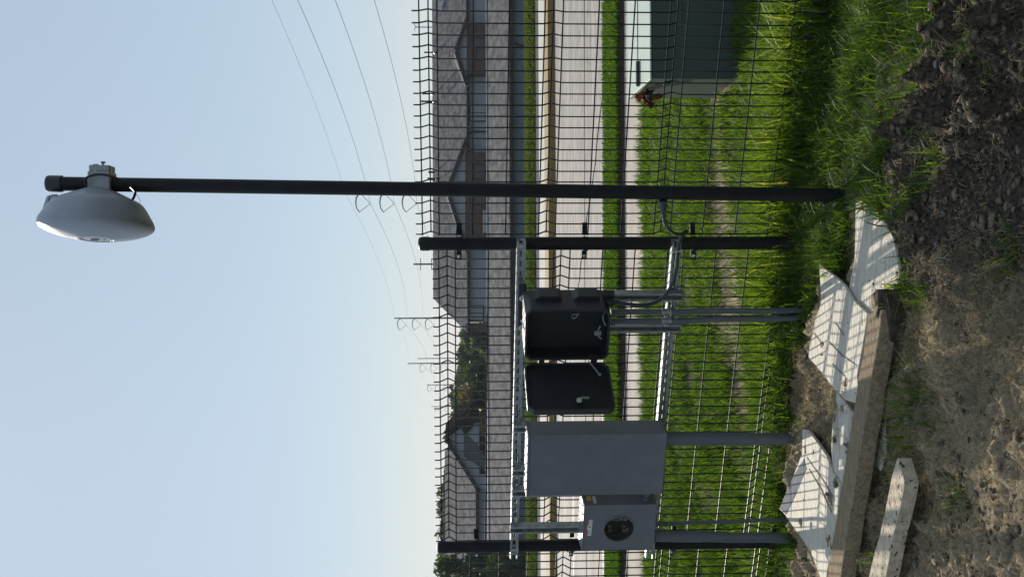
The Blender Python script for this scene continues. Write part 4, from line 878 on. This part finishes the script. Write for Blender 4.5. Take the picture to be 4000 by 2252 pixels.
# ------------------------------------------------------------------ trees
def tree(x, ytop, y, Y, hgt, wid, m, label, n=2600, leaf=.22, group='trees behind the low building', base=None):
    top = W(ytop, y, Y); base = top-UP*hgt; tt = thing('tree', base, label, 'tree', group)
    b = MB(); b.tube([base-UP*1.0, base+UP*hgt*.3, base+UP*hgt*.7+Vector((.1*wid,0,0)), top-UP*.15*hgt], [wid*.06, wid*.045, wid*.02, .01], 7)
    for i in range(6):
        a = random.uniform(0, 6.28); z0_ = hgt*random.uniform(.25, .6); b.tube([base+UP*z0_, base+UP*(z0_+hgt*.2)+Vector((math.cos(a), math.sin(a), 0))*wid*.33], [wid*.02, .01], 5)
    b.build('trunk', 'bark', tt, smooth=True)
    nb = 26; cs = []
    for i in range(nb):
        f = random.random(); zz = hgt*(.18+.80*f); rr = wid*.5*math.sqrt(max(.05, 1-((f-.42)/.62)**2))
        a = random.uniform(0, 6.28); q = rr*math.sqrt(random.random())*.85; cs.append((Vector((math.cos(a)*q, math.sin(a)*q, zz)), random.uniform(.13, .24)*wid))
    V = []; ti = []; per = n//nb
    for c, r_ in cs:
        bt = random.uniform(.15, .85); d = rng.normal(0, 1, (per, 3)); d /= np.linalg.norm(d, axis=1)[:, None]; rad = r_*rng.random((per, 1))**.35
        P_ = np.array(base+c)[None]+d*rad*np.array([1, 1, .8])
        u = rng.normal(0, 1, (per, 3)); u /= np.linalg.norm(u, axis=1)[:, None]; w = np.cross(u, rng.normal(0, 1, (per, 3))); w /= np.linalg.norm(w, axis=1)[:, None]
        s_ = leaf*(.5+rng.random((per, 1)))
        V.append(np.stack([P_-u*s_, P_+w*s_*.5, P_+u*s_, P_-w*s_*.5], 1)); ti.append(np.clip(rng.normal(bt, .15, per), 0, 1))
    V = np.concatenate(V)-np.array(base); ti = np.concatenate(ti); nn = len(V); me = bpy.data.meshes.new('crown')
    me.vertices.add(nn*4); me.vertices.foreach_set('co', V.reshape(-1).astype(np.float32)); me.loops.add(nn*4); me.polygons.add(nn)
    me.loops.foreach_set('vertex_index', np.arange(nn*4, dtype=np.int32)); me.polygons.foreach_set('loop_start', np.arange(0, nn*4, 4, dtype=np.int32)); me.polygons.foreach_set('loop_total', np.full(nn, 4, np.int32)); me.update()
    a = me.attributes.new('tint', 'FLOAT', 'POINT'); a.data.foreach_set('value', np.repeat(ti, 4).astype(np.float32)); me.materials.append(MT[m])
    o = bpy.data.objects.new('crown', me); COL.objects.link(o); o.parent = tt
for a_ in ((0, 1795, 1375, 92, 6, 3.6, 'leaf_dark', 'dark green tree just left of the hipped roof end'),
           (0, 1815, 1325, 82, 5, 3.0, 'leaf_pale', 'pale bushy tree close under the hipped roof corner'),
           (0, 1790, 1425, 108, 7, 4.2, 'leaf_dark', 'bluish dark tree under the double power pole'),
           (0, 1826, 1460, 74, 5, 3.2, 'leaf_dark', 'low round dark tree in front of its taller neighbours'),
           (0, 1768, 1490, 120, 9, 5.0, 'leaf_dark', 'tall dark tree beneath the thin far power pole'),
           (0, 1812, 1520, 76, 5, 3.4, 'leaf_autumn', 'tree turning brown, right of the dark rafters'),
           (0, 1800, 1580, 80, 5, 3.4, 'leaf_autumn', 'brownish tree partly hidden by the dark rafters'),
           (0, 1756, 1555, 125, 9, 5.5, 'leaf_dark', 'broad dark tree right of the blue gable peak'),
           (0, 1752, 1620, 118, 9, 5.5, 'leaf_dark', 'dark tree rising behind the dark rafters'),
           (0, 1742, 1670, 130, 9, 5.0, 'leaf_dark', 'thin topped tree at the peak of the blue gable'),
           (0, 1868, 1680, 70, 3.2, 1.8, 'leaf_autumn', 'small reddish bush under the dark porch rafters')):
    tree(*a_)
for i, (y, x, lb) in enumerate(((1830, 1737, 'far tree top showing over the left house ridge, rightmost of them'), (1890, 1728, 'far tree top over the left house ridge, second from the right'), (1945, 1722, 'low far tree top over the left house ridge'), (1995, 1720, 'far tree top over the ridge near the thin leaning pipe line'), (2045, 1718, 'far tree top over the ridge, just right of the meter post'), (2095, 1716, 'far tree top right behind the cap of the meter post'), (2165, 1722, 'rounded far tree top just left of the meter post cap'))):
    tree(0, x, y, 150, 7, 4.6, 'leaf_pale' if i == 6 else 'leaf_dark', lb, 1600, .28, 'far trees over the left house')
tree(0, 1690, 2252, 52, 6.2, 2.4, 'leaf_dark', 'tall dark conifer at the far left edge of the view', 5200, .09, 'dark trees by the low building')
tree(0, 1862, 2190, 54, 4.2, 1.9, 'leaf_dark', 'dense dark bush in front of the shingled low roof, left of the meter post', 5200, .09, 'dark trees by the low building')
tree(0, 1800, 2235, 57, 5.0, 2.2, 'leaf_dark', 'dark tree between the edge conifer and the dense bush', 4200, .09, 'dark trees by the low building')

# ------------------------------------------------------------------ power line
KS = 1.6
PP = [(36.6, 64), (14.6, 175), None, None, None, None]
PP[2] = ((1126-1240)/4500*290, 290); PP[3] = ((1126-1416)/4500*380, 380); PP[4] = ((1126-1500)/4500*500, 500); PP[5] = ((1126-1584)/4500*610, 610)
labels = ['tall steel power pole outside the right edge', 'steel power pole hidden behind the tall black pole, its three arms showing', 'steel power pole with three curved arms above the hipped roof end', 'darker double power pole above the trees', 'small far power pole with two arms, left of the double pole', 'smallest far power pole over the trees beside the blue gable']
def wz(i, x): return EYE.z+(1775-x)/4500*PP[i][1]
tops = [21.6, wz(1,1352), wz(2,1541), wz(3,1592), wz(4,1667), wz(5,1683)]
arms = [None, (1405,1498,1585), (1560,1617,1668), (1645,1686,1726), (1672,1703,1736), (1700,1720,1740)]
tips = [[19.6, 16.3, 12.6]]; 
for i in range(1, 6):
    X_, Y_ = PP[i]; zt = tops[i]; sc_ = (Y_*34/4500) ; sc_ = 2.4
    tt = thing('power_pole', (X_, Y_, -5), labels[i], 'power pole', 'power poles of the overhead line')
    b = MB(); b.tube([(X_, Y_, -6), (X_, Y_, zt)], [.30, .16], 8); b.build('mast', 'pole', tt, smooth=True)
    tp = []
    for xx in arms[i]:
        z_ = wz(i, xx); b = MB(); b.tube([(X_, Y_, z_-.2), (X_-.8, Y_, z_+.35), (X_-1.6, Y_, z_+.45), (X_-2.4, Y_, z_+.3), (X_-3.0, Y_, z_-.1)], [.13, .12, .1, .09, .07], 6); ar = b.build('arm', 'pole', tt, smooth=True)
        tip = Vector((X_-1.7, Y_, z_-1.75)); b = MB(); b.tube([(X_-.1, Y_, z_-.2), tip], .045, 5); b.tube([(X_-3.0, Y_, z_-.1), tip], .045, 5); b.build('insulator', 'pole', ar); tp.append(tip.z)
    if i == 3:
        b = MB(); b.tube([(X_+1.6, Y_, -6), (X_+1.6, Y_, zt-3.2)], [.2, .12], 8); b.build('second_mast', 'pole', tt, smooth=True)
    tips.append(tp)
def wire(zs, dx, label, r, sag=2.6):
    b = MB(); pts = []
    for i in range(5):
        (xa_, ya_), (xb_, yb_) = PP[i], PP[i+1]
        for j in range(16):
            u = j/16; pts.append(Vector((xa_+(xb_-xa_)*u+dx, ya_+(yb_-ya_)*u, zs[i]+(zs[i+1]-zs[i])*u-4*sag*u*(1-u))))
    pts.append(Vector((PP[5][0]+dx, PP[5][1], zs[5]))); b.tube(pts, r, 5)
    tag(b.build('power_line', 'line'), label, 'power line', 'overhead power line wires')
wire(tops, -.1, 'topmost and faintest overhead wire', .015, 1.4)
wire([t_[0] for t_ in tips], -1.7, 'highest of the three dark conductors', .025, 1.8)
wire([t_[1] for t_ in tips], -1.7, 'middle one of the three dark conductors', .025, 1.8)
wire([t_[2] for t_ in tips], -1.7, 'lowest of the three dark conductors', .025, 1.8)
# smaller distribution pole
X_, Y_ = (1126-1030)/4500*150, 150
tt = thing('distribution_pole', (X_, Y_, -5), 'small grey pole with two crossarms beyond the townhouse ridge', 'power pole')
zt = W(1615, 1030, Y_).z
b = MB(); b.tube([(X_, Y_, -5), (X_, Y_, zt)], .11, 8); b.build('mast', 'pole', tt)
for xx in (1643, 1686):
    z_ = W(xx, 1030, Y_).z; b = MB(); b.tube([(X_-.8, Y_, z_), (X_+.8, Y_, z_)], .05, 5); b.build('crossarm', 'pole', tt)
# street lamp far on the right
X_, Y_ = (1126-108)/4500*110, 110
tt = thing('street_lamp', (X_, Y_, -5), 'thin double armed street lamp beyond the townhouse roof at the right', 'street lamp')
zt = W(1622, 110, Y_).z; b = MB(); b.tube([(X_, Y_, -5), (X_, Y_, zt)], .05, 6); b.build('mast', 'pole', tt)
for sg in (-1, 1):
    b = MB(); b.tube([(X_, Y_, zt-.1), (X_+sg*.2, Y_, zt+.1), (X_+sg*.4, Y_, zt)], .03, 5); b.build('arm', 'pole', tt)

# ------------------------------------------------------------------ light
EL, AZ = 29.0, -12.3
sdir = Vector((math.sin(R(AZ))*math.cos(R(EL)), math.cos(R(AZ))*math.cos(R(EL)), math.sin(R(EL))))
sl = bpy.data.lights.new('sun', 'SUN'); sl.energy = 5.0; sl.angle = R(.53); sl.color = (1, .91, .77)
so = bpy.data.objects.new('sun', sl); COL.objects.link(so); so.rotation_euler = sdir.to_track_quat('Z', 'Y').to_euler()
w = bpy.data.worlds.new('World'); sc.world = w; w.use_nodes = True; nt = w.node_tree
sky = nt.nodes.new('ShaderNodeTexSky'); sky.sky_type = 'NISHITA'; sky.sun_disc = False; sky.sun_elevation = R(EL); sky.sun_rotation = R(AZ)
sky.air_density = 1.0; sky.dust_density = .35; sky.ozone_density = 2.5; sky.altitude = 200
hz_ = nt.nodes.new('ShaderNodeMix'); hz_.data_type = 'RGBA'; hz_.inputs[0].default_value = .66; hz_.inputs[7].default_value = (7.3, 8.9, 10.6, 1)   # thin even high haze
nt.links.new(sky.outputs[0], hz_.inputs[6]); nt.links.new(hz_.outputs[2], nt.nodes['Background'].inputs[0]); nt.nodes['Background'].inputs[1].default_value = .075
sc.view_settings.view_transform = 'Standard'; sc.view_settings.look = 'None'; sc.view_settings.exposure = 0; sc.view_settings.gamma = 1
sc.render.engine = 'CYCLES'
try:
    sc.cycles.use_denoising = True; sc.cycles.max_bounces = 6; sc.cycles.transparent_max_bounces = 8
except Exception: pass

# ------------------------------------------------------------------ thin summer haze
b = MB(); b.box((0, 650, 9), (2600, 1700, 34)); hm = bpy.data.materials.new('haze'); hm.use_nodes = True; nt = hm.node_tree; nt.nodes.clear()
pv = nt.nodes.new('ShaderNodeVolumePrincipled'); pv.inputs['Color'].default_value = (.85, .92, 1, 1); pv.inputs['Density'].default_value = .00028; pv.inputs['Anisotropy'].default_value = .2
oo = nt.nodes.new('ShaderNodeOutputMaterial'); nt.links.new(pv.outputs[0], oo.inputs['Volume'])
tag(b.build('haze', hm), kind='stuff')
